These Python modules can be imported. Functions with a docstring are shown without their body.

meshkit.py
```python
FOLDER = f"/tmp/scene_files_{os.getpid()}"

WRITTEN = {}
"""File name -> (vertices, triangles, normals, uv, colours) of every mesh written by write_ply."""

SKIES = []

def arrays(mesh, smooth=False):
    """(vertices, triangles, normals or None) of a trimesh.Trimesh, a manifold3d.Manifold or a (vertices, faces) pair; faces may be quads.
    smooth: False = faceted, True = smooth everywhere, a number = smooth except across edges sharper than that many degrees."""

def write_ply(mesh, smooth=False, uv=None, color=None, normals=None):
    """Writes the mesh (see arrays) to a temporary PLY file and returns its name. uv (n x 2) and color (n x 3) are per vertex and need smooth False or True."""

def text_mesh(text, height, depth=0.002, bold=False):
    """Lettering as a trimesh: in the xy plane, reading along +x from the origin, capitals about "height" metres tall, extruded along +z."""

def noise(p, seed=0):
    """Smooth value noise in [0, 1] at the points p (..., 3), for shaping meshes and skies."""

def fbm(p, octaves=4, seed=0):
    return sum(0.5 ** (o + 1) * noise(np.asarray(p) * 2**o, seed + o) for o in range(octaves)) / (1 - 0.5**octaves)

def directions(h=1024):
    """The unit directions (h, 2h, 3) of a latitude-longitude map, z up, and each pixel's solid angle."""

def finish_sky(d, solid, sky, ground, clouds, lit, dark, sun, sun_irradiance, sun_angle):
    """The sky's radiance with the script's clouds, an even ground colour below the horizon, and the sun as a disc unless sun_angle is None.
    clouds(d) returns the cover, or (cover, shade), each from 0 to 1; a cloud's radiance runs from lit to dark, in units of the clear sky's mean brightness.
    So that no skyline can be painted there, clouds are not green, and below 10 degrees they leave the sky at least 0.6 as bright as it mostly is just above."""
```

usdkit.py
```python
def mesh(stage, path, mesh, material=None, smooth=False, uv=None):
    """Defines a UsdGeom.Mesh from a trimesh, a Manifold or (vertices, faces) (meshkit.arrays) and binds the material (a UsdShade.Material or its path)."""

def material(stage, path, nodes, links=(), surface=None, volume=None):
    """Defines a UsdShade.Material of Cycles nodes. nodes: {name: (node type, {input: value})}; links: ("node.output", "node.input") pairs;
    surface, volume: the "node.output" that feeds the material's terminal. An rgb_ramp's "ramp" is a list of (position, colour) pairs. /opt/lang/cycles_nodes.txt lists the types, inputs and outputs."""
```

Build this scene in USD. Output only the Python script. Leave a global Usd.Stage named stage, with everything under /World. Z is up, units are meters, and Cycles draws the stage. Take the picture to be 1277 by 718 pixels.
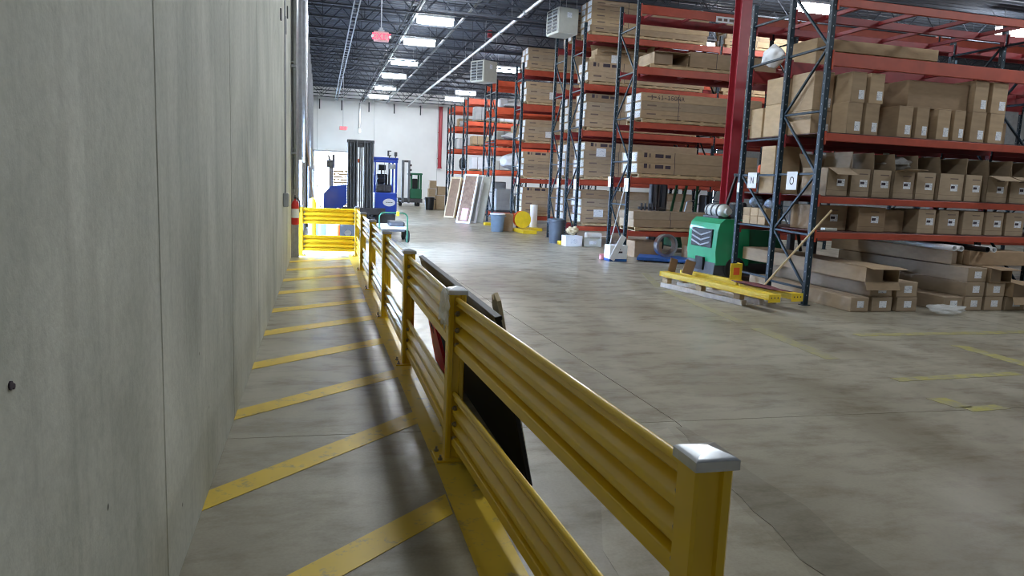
import math, random
import numpy as np, trimesh, usdkit, meshkit
from pxr import Usd, UsdGeom, UsdLux, UsdShade, Gf, Sdf
from scipy.spatial import ConvexHull
from shapely.geometry import Polygon

random.seed(7)
RNG = np.random.default_rng(7)
stage = Usd.Stage.CreateInMemory()
UsdGeom.SetStageUpAxis(stage, UsdGeom.Tokens.z)
UsdGeom.SetStageMetersPerUnit(stage, 1.0)
W = '/World'
UsdGeom.Xform.Define(stage, W)
stage.SetDefaultPrim(stage.GetPrimAtPath(W))

# ------------------------------------------------------------------ camera, sky, exposure
EXPOSURE = 0.22
LAMP = 78.0            # radiance of the high-bay lenses
SKY = (7.2, 10.2, 16.0)  # daylight outside the dock doors
cam = UsdGeom.Camera.Define(stage, W + '/Camera')
yaw, pitch, roll, FPX, EYE = 0.26114, -0.14243, 0.04173, 907.65, (0.0, 0.0, 1.70)
fw = np.array([math.sin(yaw) * math.cos(pitch), math.cos(yaw) * math.cos(pitch), math.sin(pitch)])
r0 = np.array([math.cos(yaw), -math.sin(yaw), 0]); u0 = np.cross(r0, fw)
rt = math.cos(roll) * r0 + math.sin(roll) * u0; up = -math.sin(roll) * r0 + math.cos(roll) * u0
cam.AddTransformOp().Set(Gf.Matrix4d(*rt, 0, *up, 0, *(-fw), 0, *EYE, 1))
cam.CreateHorizontalApertureAttr(36.0)
cam.CreateVerticalApertureAttr(36.0 * 718 / 1277)
cam.CreateFocalLengthAttr(36.0 * FPX / 1277)
cam.CreateClippingRangeAttr(Gf.Vec2f(0.05, 500))
cam.CreateExposureAttr(EXPOSURE)
dome = UsdLux.DomeLight.Define(stage, W + '/Sky')
dome.CreateIntensityAttr(1.0)
dome.CreateColorAttr(Gf.Vec3f(*SKY))

# ------------------------------------------------------------------ materials
MATS = {}
def pm(name, col, rough=0.5, metal=0.0, var=0.12, scale=6.0, bump=0.0, bscale=40.0, rnd=0.0, spec=0.5, stretch=(1, 1, 1), col2=None, coord='object', detail=4, coat=0.0):
    """principled material: colour mottled by noise, optional per-object tone and fine bump"""
    c = np.array(col, float)
    lo, hi = (c * (1 - var), c * (1 + var)) if col2 is None else (c, np.array(col2, float))
    n = {'tc': ('texture_coordinate', {}), 'mp': ('mapping', {'scale': stretch}), 'n': ('noise_texture', {'scale': scale, 'detail': detail, 'roughness': 0.6}),
         'r': ('rgb_ramp', {'ramp': [(0.3, tuple(lo)), (0.7, tuple(np.minimum(hi, 1)))]}), 'p': ('principled_bsdf', {'roughness': rough, 'metallic': metal, 'specular_ior_level': spec, 'coat_weight': coat})}
    geo = coord == 'world'
    if geo: n['tc'] = ('geometry', {})
    l = [('tc.position' if geo else 'tc.object', 'mp.vector'), ('mp.vector', 'n.vector'), ('n.fac', 'r.fac')]
    out = 'r.color'
    if rnd:
        n['oi'] = ('object_info', {}); n['mr'] = ('map_range', {'from_min': 0, 'from_max': 1, 'to_min': 1 - rnd, 'to_max': 1 + rnd})
        n['h'] = ('hsv', {'hue': 0.5, 'saturation': 1.0, 'fac': 1.0})
        l += [('oi.random', 'mr.value'), ('mr.result', 'h.value'), (out, 'h.color')]; out = 'h.color'
    l.append((out, 'p.base_color'))
    if bump:
        n['bn'] = ('noise_texture', {'scale': bscale, 'detail': 3}); n['b'] = ('bump', {'strength': bump, 'distance': 0.01})
        l += [('mp.vector', 'bn.vector'), ('bn.fac', 'b.height'), ('b.normal', 'p.normal')]
    MATS[name] = usdkit.material(stage, f'{W}/Looks/{name}', n, l, surface='p.BSDF')
    return MATS[name]

def emit(name, col, s):
    MATS[name] = usdkit.material(stage, f'{W}/Looks/{name}', {'e': ('emission', {'color': col, 'strength': s})}, [], surface='e.emission')

def concrete_wall():
    n = {'g': ('geometry', {}), 'm1': ('mapping', {'scale': (1, .8, .55)}), 'm2': ('mapping', {'scale': (1, 4.0, .25)}),
         'n1': ('noise_texture', {'scale': 1.1, 'detail': 6, 'roughness': .6, 'distortion': .6}), 'n2': ('noise_texture', {'scale': 2.2, 'detail': 5, 'roughness': .65}),
         'n3': ('noise_texture', {'scale': 26, 'detail': 4, 'roughness': .7}), 'v': ('voronoi_texture', {'scale': 2.6}), 'vn': ('noise_texture', {'scale': 1.7, 'detail': 1}),
         'r1': ('rgb_ramp', {'ramp': [(.3, (.34, .345, .29)), (.5, (.47, .475, .405)), (.72, (.60, .60, .52))]}),
         'r2': ('rgb_ramp', {'ramp': [(.30, (.82, .82, .81)), (.5, (1, 1, 1))]}), 'r3': ('rgb_ramp', {'ramp': [(.25, (.84, .84, .84)), (.6, (1, 1, 1))]}),
         'rv': ('rgb_ramp', {'ramp': [(.018, (.12, .12, .10)), (.03, (1, 1, 1))]}),
         'x1': ('mix', {'mix_type': 'multiply', 'fac': .8}), 'x2': ('mix', {'mix_type': 'multiply', 'fac': 1.}), 'x3': ('mix', {'mix_type': 'multiply', 'fac': .8}),
         'b': ('bump', {'strength': .25, 'distance': .006}), 'p': ('principled_bsdf', {'roughness': .78, 'specular_ior_level': .3})}
    l = [('g.position', 'm1.vector'), ('g.position', 'm2.vector'), ('m1.vector', 'n1.vector'), ('m2.vector', 'n2.vector'), ('g.position', 'n3.vector'), ('g.position', 'v.vector'),
         ('n1.fac', 'r1.fac'), ('n2.fac', 'r2.fac'), ('n3.fac', 'r3.fac'), ('v.distance', 'rv.fac'), ('r1.color', 'x1.color1'), ('r2.color', 'x1.color2'),
         ('x1.color', 'x2.color1'), ('r3.color', 'x2.color2'), ('x2.color', 'x3.color1'), ('rv.color', 'x3.color2'), ('x3.color', 'p.base_color'), ('n3.fac', 'b.height'), ('b.normal', 'p.normal')]
    MATS['concrete_wall'] = usdkit.material(stage, W + '/Looks/concrete_wall', n, l, surface='p.BSDF')

def concrete_floor(name, tint=1.0):
    t = np.array([1, 1, 1]) * tint
    n = {'g': ('geometry', {}), 'm1': ('mapping', {'scale': (.8, .35, 1)}), 'n1': ('noise_texture', {'scale': .9, 'detail': 7, 'roughness': .62, 'distortion': .8}),
         'm3': ('mapping', {'scale': (.7, 1.5, 1)}), 'n2': ('noise_texture', {'scale': 2.6, 'detail': 7, 'roughness': .66, 'distortion': .1}), 'n3': ('noise_texture', {'scale': 60, 'detail': 3, 'roughness': .7}),
         'r1': ('rgb_ramp', {'ramp': [(.30, tuple(t * (.225, .198, .142))), (.5, tuple(t * (.340, .308, .236))), (.70, tuple(t * (.44, .408, .325)))]}),
         'r2': ('rgb_ramp', {'ramp': [(.28, (.74, .73, .71)), (.52, (1, 1, 1))]}), 'r3': ('rgb_ramp', {'ramp': [(.2, (.75, .75, .75)), (.6, (1, 1, 1))]}),
         'x1': ('mix', {'mix_type': 'multiply', 'fac': .8}), 'x2': ('mix', {'mix_type': 'multiply', 'fac': .7}),
         'rr': ('map_range', {'from_min': .3, 'from_max': .7, 'to_min': .22, 'to_max': .42}), 'b': ('bump', {'strength': .08, 'distance': .004}), 'p': ('principled_bsdf', {'specular_ior_level': .45})}
    l = [('g.position', 'm1.vector'), ('m1.vector', 'n1.vector'), ('g.position', 'm3.vector'), ('m3.vector', 'n2.vector'), ('g.position', 'n3.vector'), ('n1.fac', 'r1.fac'), ('n2.fac', 'r2.fac'), ('n3.fac', 'r3.fac'),
         ('r1.color', 'x1.color1'), ('r2.color', 'x1.color2'), ('x1.color', 'x2.color1'), ('r3.color', 'x2.color2'), ('x2.color', 'p.base_color'), ('n2.fac', 'rr.value'), ('rr.result', 'p.roughness'),
         ('n2.fac', 'b.height'), ('b.normal', 'p.normal')]
    MATS[name] = usdkit.material(stage, f'{W}/Looks/{name}', n, l, surface='p.BSDF')

def worn_paint(name, col, under, lo, hi, rough=.4, scale=9):
    """floor paint rubbed through to the concrete in patches"""
    n = {'g': ('geometry', {}), 'n': ('noise_texture', {'scale': scale, 'detail': 6, 'roughness': .7}), 'n2': ('noise_texture', {'scale': 2.2, 'detail': 4}),
         'r': ('rgb_ramp', {'ramp': [(lo, under), (hi, col)]}), 'r2': ('rgb_ramp', {'ramp': [(.3, (.8, .78, .74)), (.6, (1, 1, 1))]}), 'x': ('mix', {'mix_type': 'multiply', 'fac': .8}), 'p': ('principled_bsdf', {'roughness': rough})}
    MATS[name] = usdkit.material(stage, f'{W}/Looks/{name}', n, [('g.position', 'n.vector'), ('g.position', 'n2.vector'), ('n.fac', 'r.fac'), ('n2.fac', 'r2.fac'), ('r.color', 'x.color1'), ('r2.color', 'x.color2'), ('x.color', 'p.base_color')], surface='p.BSDF')

def sticker_mat(name, base, ink, sc, thr=.56):
    """printed paper: rows of small dark print on white"""
    n = {'g': ('texture_coordinate', {}), 'm': ('mapping', {'scale': (sc * .45, sc * .45, sc * 2.6)}), 'n': ('noise_texture', {'scale': 1, 'detail': 2, 'roughness': .8}),
         'r': ('rgb_ramp', {'ramp': [(thr, base), (thr + .03, ink)]}), 'p': ('principled_bsdf', {'roughness': .55})}
    MATS[name] = usdkit.material(stage, f'{W}/Looks/{name}', n, [('g.object', 'm.vector'), ('m.vector', 'n.vector'), ('n.fac', 'r.fac'), ('r.color', 'p.base_color')], surface='p.BSDF')

concrete_wall(); concrete_floor('concrete_floor'); concrete_floor('concrete_patch', 1.16); concrete_floor('joint_mortar', .80)
worn_paint('hatch_paint', (.70, .49, .045), (.36, .29, .13), .33, .45, .42)
worn_paint('old_marking', (.45, .41, .11), (.31, .28, .20), .40, .60, .45, 7)
worn_paint('faint_marking', (.37, .34, .15), (.31, .28, .20), .42, .62, .45, 7)
pm('rail_yellow', (.72, .47, .018), .30, var=.06, scale=3, coat=.25)
pm('bright_yellow', (.78, .55, .02), .45, var=.08)
pm('galvanised', (.60, .62, .64), .27, .92, var=.10, scale=18)
pm('zinc', (.34, .35, .37), .45, .55, var=.12, scale=12)
pm('bolt_metal', (.30, .28, .24), .4, .8)
pm('rack_navy', (.010, .026, .040), .48, var=.25, scale=5, spec=.35)
pm('slot_light', (.30, .34, .38), .5)
pm('beam_red', (.40, .062, .030), .45, var=.15, scale=4)
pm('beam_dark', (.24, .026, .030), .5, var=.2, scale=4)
pm('beam_orange', (.78, .115, .045), .45, var=.1, scale=4)
pm('column_red', (.34, .026, .040), .38, var=.12, scale=4)
pm('wire_deck', (.10, .045, .04), .6, .2)
for i, c in enumerate([(.400, .290, .185), (.340, .238, .150), (.470, .340, .205), (.36, .275, .19)]):
    pm(f'cardboard_{i}', c, .75, var=.10, scale=5, rnd=.12, stretch=(1, 1, 3), bump=.05, bscale=30, spec=.2)
pm('cardboard_inside', (.30, .22, .15), .8, var=.1)
pm('cardboard_dark', (.16, .10, .065), .8)
pm('ink', (.045, .030, .045), .7)
pm('ink_faded', (.16, .11, .09), .7)
sticker_mat('sticker', (.80, .82, .86), (.34, .37, .46), 52, .57)
sticker_mat('sticker_big', (.78, .79, .80), (.36, .38, .46), 20, .58)
pm('paper_white', (.82, .83, .85), .6, var=.04)
pm('wood_pallet', (.50, .37, .21), .75, var=.25, scale=7, stretch=(1, 1, 5), rnd=.15)
pm('wood_white', (.66, .60, .54), .75, var=.18, scale=8)
pm('wood_dark', (.20, .12, .075), .75, var=.25, scale=7)
pm('ceiling_deck', (.085, .098, .125), .7, var=.15, scale=1.5)
pm('ceiling_steel', (.040, .046, .062), .55, .2, var=.2, scale=2)
pm('strut_grey', (.42, .44, .48), .4, .6, var=.15, scale=3)
pm('white_wall', (.74, .75, .76), .7, var=.05, scale=.6, coord='world')
pm('dark_wall', (.20, .20, .20), .8)
pm('asphalt', (.42, .41, .39), .85, var=.1)
emit('lamp_lens', (.89, .95, 1.0), LAMP)
emit('exit_red', (1.0, .10, .16), 2.2)
emit('beacon_red', (1.0, .10, .14), 3.0)
pm('exit_housing', (.75, .45, .48), .5)
pm('lamp_housing', (.55, .57, .6), .45, .3)
pm('machine_green', (.012, .30, .125), .30, var=.12, scale=2, coat=.3)
pm('machine_green_dark', (.010, .12, .055), .4)
pm('machine_blue', (.012, .055, .42), .32, var=.1, scale=2, coat=.3)
pm('blue_steel', (.02, .10, .36), .45, var=.3, scale=6)
pm('mast_grey', (.13, .14, .155), .45, .2, var=.2, scale=3)
pm('black_plastic', (.012, .012, .014), .35, var=.3, scale=3)
pm('board_black', (.010, .0105, .011), .55, var=.5, scale=2.5, spec=.25)
pm('rubber', (.02, .02, .02), .7)
pm('charcoal', (.06, .06, .065), .6, var=.25, scale=5)
pm('bin_blue', (.20, .28, .38), .5, var=.08)
pm('bin_grey', (.085, .10, .125), .5, var=.08)
pm('tank_grey', (.52, .53, .50), .4, .3, var=.12, scale=6)
pm('sign_red', (.88, .016, .03), .45, var=.15)
pm('safety_red', (.55, .02, .02), .35)
pm('safety_orange', (.85, .13, .03), .45)
pm('beige_metal', (.52, .52, .46), .5, var=.06)
pm('grey_metal', (.36, .38, .39), .5, .3, var=.15, scale=3)
pm('cloth_blue', (.40, .52, .75), .8, var=.2, scale=8)
pm('teal', (.10, .50, .48), .6)
pm('pink', (.85, .35, .40), .6)
pm('tan_board', (.66, .55, .36), .7, var=.15)
pm('brown_board', (.26, .165, .105), .75, var=.15)
pm('rod_wood', (.60, .46, .26), .6)
pm('maroon', (.13, .03, .03), .7, var=.3, scale=20)
def film(name, col, a):
    MATS[name] = usdkit.material(stage, f'{W}/Looks/{name}', {'t': ('transparent_bsdf', {}), 'p': ('principled_bsdf', {'base_color': col, 'roughness': .25}), 'm': ('mix_closure', {'fac': a})}, [('t.BSDF', 'm.closure1'), ('p.BSDF', 'm.closure2')], surface='m.closure')
film('plastic_film', (.80, .82, .82), .42)
film('glass_pane', (.25, .30, .32), .25)

# ------------------------------------------------------------------ mesh helpers: every shape is (vertices, triangles)
def _chamfer_faces():
    s = 1 - .2
    p = np.array([[x * (1 if k == 0 else s), y * (1 if k == 1 else s), z * (1 if k == 2 else s)] for x in (-1, 1) for y in (-1, 1) for z in (-1, 1) for k in range(3)])
    f = ConvexHull(p).simplices.copy()
    for t in f:
        a, b, c = p[t]
        if np.dot(np.cross(b - a, c - a), a + b + c) < 0: t[1], t[2] = t[2], t[1]
    return f
CHF = _chamfer_faces()
def bx(x0, x1, y0, y1, z0, z1, ch=.006):
    c = np.array([x0 + x1, y0 + y1, z0 + z1]) / 2; h = np.abs(np.array([x1 - x0, y1 - y0, z1 - z0])) / 2
    ch = min(ch, h.min() * .45)
    p = np.array([[x * (h[0] - (k != 0) * ch), y * (h[1] - (k != 1) * ch), z * (h[2] - (k != 2) * ch)] for x in (-1, 1) for y in (-1, 1) for z in (-1, 1) for k in range(3)])
    return p + c, CHF
def J(*ms):
    ms = [m for m in ms if m is not None]
    n = np.cumsum([0] + [len(m[0]) for m in ms])
    return np.vstack([m[0] for m in ms]), np.vstack([m[1] + a for m, a in zip(ms, n)])
def rot(axis, deg):
    a = math.radians(deg); c, s = math.cos(a), math.sin(a)
    return np.array({'x': [[1, 0, 0], [0, c, -s], [0, s, c]], 'y': [[c, 0, s], [0, 1, 0], [-s, 0, c]], 'z': [[c, -s, 0], [s, c, 0], [0, 0, 1]]}[axis])
def mv(m, t=(0, 0, 0), R=None):
    v = m[0] if R is None else m[0] @ R.T
    return v + np.array(t), m[1]
def basis(d):
    d = np.asarray(d, float); d = d / np.linalg.norm(d)
    a = np.cross(d, [0, 0, 1.]) if abs(d[2]) < .95 else np.cross(d, [0, 1., 0])
    a /= np.linalg.norm(a); return a, np.cross(d, a), d
def cyl(p0, p1, r, n=12, r1=None, cap=True):
    p0, p1 = np.array(p0, float), np.array(p1, float); a, b, d = basis(p1 - p0); r1 = r if r1 is None else r1
    t = np.arange(n) * 2 * np.pi / n; ring = np.cos(t)[:, None] * a + np.sin(t)[:, None] * b
    v = np.vstack([p0 + ring * r, p1 + ring * r1, [p0], [p1]]); i = np.arange(n); k = (i + 1) % n
    f = [np.c_[i, k, k + n], np.c_[i, k + n, i + n]]
    if cap: f += [np.c_[k, i, np.full(n, 2 * n)], np.c_[i + n, k + n, np.full(n, 2 * n + 1)]]
    return v, np.vstack(f)
def tube(pts, r, n=8):
    return J(*[cyl(a, b, r, n) for a, b in zip(pts[:-1], pts[1:])])
def bar(p0, p1, w, h, ch=.004):
    """a rectangular bar from p0 to p1, w wide sideways and h high"""
    p0, p1 = np.array(p0, float), np.array(p1, float); a, b, d = basis(p1 - p0); L = np.linalg.norm(p1 - p0)
    v, f = bx(-w / 2, w / 2, -h / 2, h / 2, 0, L, ch)
    return v @ np.array([a, b, d]) + p0, f
def lathe(prof, n=20, axis='z'):
    """turn (radius, height) pairs about z (or x, y)"""
    prof = np.array(prof, float); m = len(prof); t = np.arange(n) * 2 * np.pi / n
    v = np.array([[r * math.cos(a), r * math.sin(a), z] for a in t for r, z in prof]); f = []
    for i in range(n):
        for j in range(m - 1):
            a, b = i * m + j, ((i + 1) % n) * m + j
            f += [[a, b, b + 1], [a, b + 1, a + 1]]
    v, f = v, np.array(f)
    if axis == 'x': v = v[:, [2, 0, 1]]
    if axis == 'y': v = v[:, [1, 2, 0]]
    return v, f
def prism(poly, z0, z1, plane='xy'):
    """extrude a polygon; plane xz extrudes along y, yz along x"""
    m = trimesh.creation.extrude_polygon(Polygon(poly), z1 - z0, engine='earcut'); v = np.array(m.vertices); v[:, 2] += z0; f = np.array(m.faces)
    if plane == 'xz': v = v[:, [0, 2, 1]]; f = f[:, ::-1]
    if plane == 'yz': v = v[:, [2, 0, 1]]
    return v, f
def text(s, h, depth=.002, bold=False):
    m = meshkit.text_mesh(s, h, depth, bold); return np.array(m.vertices), np.array(m.faces)
def face_my(m): return m[0][:, [0, 2, 1]] * [1, -1, 1], m[1]            # lettering in xy -> standing, facing -y
FACE_MX = np.array([[0, 0, -1.], [-1, 0, 0], [0, 1, 0]])                # lettering in xy -> standing, facing -x

# ------------------------------------------------------------------ prims
USED = set()
def fresh(parent, name):
    p, k = f'{parent}/{name}', 0
    while p in USED:
        k += 1; p = f'{parent}/{name}_{k:03d}'
    USED.add(p); return p
def tag(prim, label=None, cat=None, group=None, kind=None):
    for k, v in (('label', label), ('category', cat), ('group', group), ('kind', kind)):
        if v: prim.SetCustomDataByKey(k, v)
def place(x, pos, rz=0.0):
    x.ClearXformOpOrder()
    x.AddTranslateOp().Set(Gf.Vec3d(*map(float, pos)))
    x.AddRotateZOp().Set(float(rz))
def thing(name, label, cat, pos=(0, 0, 0), rz=0.0, group=None, kind=None):
    p = fresh(W, name); x = UsdGeom.Xform.Define(stage, p); place(x, pos, rz); tag(x.GetPrim(), label, cat, group, kind); return p
def part(parent, name, m, mat, label=None, smooth=35, kind=None):
    p = fresh(parent, name); g = usdkit.mesh(stage, p, m, MATS[mat], smooth=smooth); tag(g.GetPrim(), label, kind=kind); return p
def solo(name, m, mat, label, cat, pos=(0, 0, 0), rz=0.0, group=None, kind=None, smooth=35):
    p = fresh(W, name); g = usdkit.mesh(stage, p, m, MATS[mat], smooth=smooth); place(UsdGeom.Xformable(g.GetPrim()), pos, rz); tag(g.GetPrim(), label, cat, group, kind); return p
def copy(src, label, pos, rz=0.0, group=None, name=None):
    pr = stage.GetPrimAtPath(src); cd = pr.GetCustomData(); base = name or src.rsplit('/', 1)[1]
    if base[-4:-3] == '_' and base[-3:].isdigit(): base = base[:-4]
    p = fresh(W, base); x = UsdGeom.Xform.Define(stage, p); place(x, pos, rz)
    x.GetPrim().GetReferences().AddInternalReference(src); x.GetPrim().SetInstanceable(True)
    tag(x.GetPrim(), label, cd['category'], group or cd.get('group')); return p
def structure(name, m, mat, label):
    p = fresh(W, name); g = usdkit.mesh(stage, p, m, MATS[mat], smooth=False); tag(g.GetPrim(), label, kind='structure'); return p
ORD = ['first', 'second', 'third', 'fourth', 'fifth', 'sixth', 'seventh', 'eighth', 'ninth', 'tenth', 'eleventh', 'twelfth', 'thirteenth', 'fourteenth']

# ------------------------------------------------------------------ the building
YF, YB, XR, ZC = 52.0, -9.0, 30.0, 7.6
fl = thing('floor', 'sealed grey brown concrete warehouse floor with saw cut joints and yellow paint', None, kind='structure')
part(fl, 'subfloor', bx(-.75, XR, YB, YF + .2, -.25, -.02, .001), 'dark_wall', smooth=False)
def jx(k, y): return [-.62, 2.72 - .033 * y if y > 4.7 else 2.565 - .098 * (4.74 - y), 9.4, 16.5, 23.5, XR][k]
def jy(k, x): return [YB, 4.74 - .022 * (x - 2), 12.25, 20.0, 28.0, 36.0, 44.0, YF][k]
for i in range(5):
    for k in range(7):
        c = []
        for a, b in ((0, 0), (1, 0), (1, 1), (0, 1)):
            x = jx(i + a, jy(k + b, jx(i + a, 5))); y = jy(k + b, x); x = jx(i + a, y)
            c.append((x + (.004 if a == 0 else -.004), y + (.004 if b == 0 else -.004)))
        part(fl, 'slab', prism(c, -.02, 0), 'concrete_floor', smooth=False)
# the worn strip of repair mortar along the joint, near the camera
e1, e2, e3 = [], [], []
for y in np.linspace(4.60, .4, 26):
    xx = 2.565 - .098 * (4.74 - y); w_ = .05 + .11 * min(1, (4.6 - y) / 1.2)
    e1.append((xx - w_ + .07 * (meshkit.noise(np.array([y * 4.3, 0, 0])) - .5), y)); e2.append((xx + w_ + .06 * (meshkit.noise(np.array([y * 3.1, 5, 0])) - .5), y)); e3.append((xx - w_ - .02 + .10 * (meshkit.noise(np.array([y * 5.7, 9, 0])) - .5), y))
part(fl, 'concrete_patch', prism(e3 + [(1.15, .4), (1.3, 3.0), (1.75, 4.2)], .0004, .0016), 'concrete_patch', 'lighter skim patch of concrete beside the joint', smooth=False)
part(fl, 'joint_repair', prism(e1 + e2[::-1], .0005, .003), 'joint_mortar', 'worn mortar strip along the floor joint', smooth=False)
# yellow aisle line under the guard rail and the hatching between rail and wall
part(fl, 'aisle_line', prism([(.67, -1.5), (.90, -1.5), (.89, 4), (.84, 8), (.80, 16.4), (.60, 16.4), (.64, 8), (.68, 4)], .0008, .003), 'hatch_paint', 'long yellow floor line under the guard rail', smooth=False)
for a, b, wl, wr in ((2.40, 3.50, .25, .24), (3.74, 4.93, .25, .26), (5.17, 6.18, .23, .25), (6.54, 7.50, .25, .27), (7.93, 8.82, .28, .28), (9.29, 10.12, .28, .27), (10.74, 11.5, .28, .27), (12.06, 12.9, .28, .27), (13.4, 14.2, .28, .27), (14.7, 15.5, .28, .27), (1.02, 2.1, .25, .25)):
    part(fl, 'hatch_stripe', prism([(-.572, a), (.67, b), (.67, b + wr), (-.572, a + wl)], .0008, .0032), 'hatch_paint', smooth=False)
for q in ([(6.5, 7.47), (10.5, 7.5), (10.5, 7.66), (6.5, 7.62)], [(5.3, 5.52), (6.9, 5.60), (6.9, 5.72), (5.3, 5.64)], [(7.3, 6.9), (7.5, 6.9), (7.45, 5.9), (7.25, 5.9)], [(5.1, 5.0), (5.3, 5.0), (5.32, 4.72), (5.14, 4.72)], [(5.2, 4.62), (5.62, 4.64), (5.58, 4.76), (5.2, 4.74)],
          [(5.3, 8.0), (5.5, 8.05), (5.35, 6.4), (5.17, 6.4)], [(5.62, 11.2), (5.78, 11.2), (5.5, 8.4), (5.34, 8.4)], [(6.35, 13.6), (6.5, 13.6), (5.85, 11.6), (5.7, 11.6)]):
    part(fl, 'faded_marking', prism(q, .0008, .0028), 'faint_marking' if q[0][1] > 9 or q[0] == (5.3, 8.0) else 'old_marking', 'faded yellow floor marking', smooth=False)

# left wall: tilt-up concrete panels, then dock doors
wl = thing('wall_left', 'tall grey precast concrete panel wall beside the hatched walkway', None, kind='structure')
ys = [YB, -6.3, -4.0, -1.7, .6, 2.91, 5.2, 7.36, 9.62, 11.9, 13.75, 15.55]
for a, b in zip(ys[:-1], ys[1:]):
    part(wl, 'panel', bx(-.74, -.57, a + .007, b - .007, 0, ZC + .3, .004), 'concrete_wall', smooth=False)
part(wl, 'backing', bx(-.80, -.63, YB, 15.5, 0, ZC + .3, .001), 'cardboard_dark', smooth=False)
DOORS = [(15.75, 18.75), (21.4, 24.4), (27.0, 30.0), (32.6, 35.6), (38.2, 41.2)]
yy = 15.55
for i, (a, b) in enumerate(DOORS + [(YF, YF)]):
    part(wl, 'panel', bx(-.74, -.57, yy + .004, a, 0, ZC + .3, .004), 'concrete_wall', smooth=False)
    if a < YF: part(wl, 'panel', bx(-.74, -.57, a, b, 3.05, ZC + .3, .004), 'concrete_wall', smooth=False)
    yy = b
part(wl, 'mark', J(cyl((-.571, 1.540, 1.280), (-.5665, 1.540, 1.280), .009, 9), cyl((-.571, 1.552, 1.275), (-.5665, 1.552, 1.275), .006, 9)), 'ink', 'small dark hole in the near wall panel')
for y, z, h in ((13.2, 4.15, .14), (13.9, 4.5, .10), (11.6, 4.0, .08)):
    part(wl, 'lifting_pocket', J(bx(-.574, -.55, y - .05, y + .05, z - h, z + h, .01)), 'charcoal', 'dark lifting pocket high in the concrete')
structure('wall_far', J(bx(-.8, -.38, YF, YF + .25, 0, ZC + .3), bx(-.38, 2.18, YF, YF + .25, 3.34, ZC + .3), bx(2.18, XR, YF, YF + .25, 0, ZC + .3)), 'white_wall', 'white painted far end wall with an open loading door')
structure('wall_right', bx(XR, XR + .2, YB, YF, 0, ZC + .3), 'dark_wall', 'far side wall of the warehouse behind the racks')
structure('wall_back', bx(-.8, XR, YB - .2, YB, 0, ZC + .3), 'white_wall', 'white end wall behind the viewer')
structure('trim_1', J(bx(-.46, -.38, YF - .05, YF + .02, 0, 3.42), bx(2.18, 2.26, YF - .05, YF + .02, 0, 3.42), bx(-.46, 2.26, YF - .05, YF + .02, 3.34, 3.42)), 'grey_metal', 'grey steel frame round the open far loading door')
for i, x in enumerate((-.2, 3.6, 8.0, 12.3)):
    structure(f'trim_{i + 2}', bx(x - .012, x + .012, YF - .012, YF + .01, (3.42 if x < 2 else 0), ZC, .002), 'grey_metal', 'thin dark vertical seam on the far white wall')
gnd = structure('exterior', J(bx(-60, -.8, -40, 130, -.4, -.06, .001), bx(-.8, 60, YF + .25, 130, -.4, -.06, .001)), 'asphalt', 'sunlit pale paving outside the loading doors')
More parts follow.
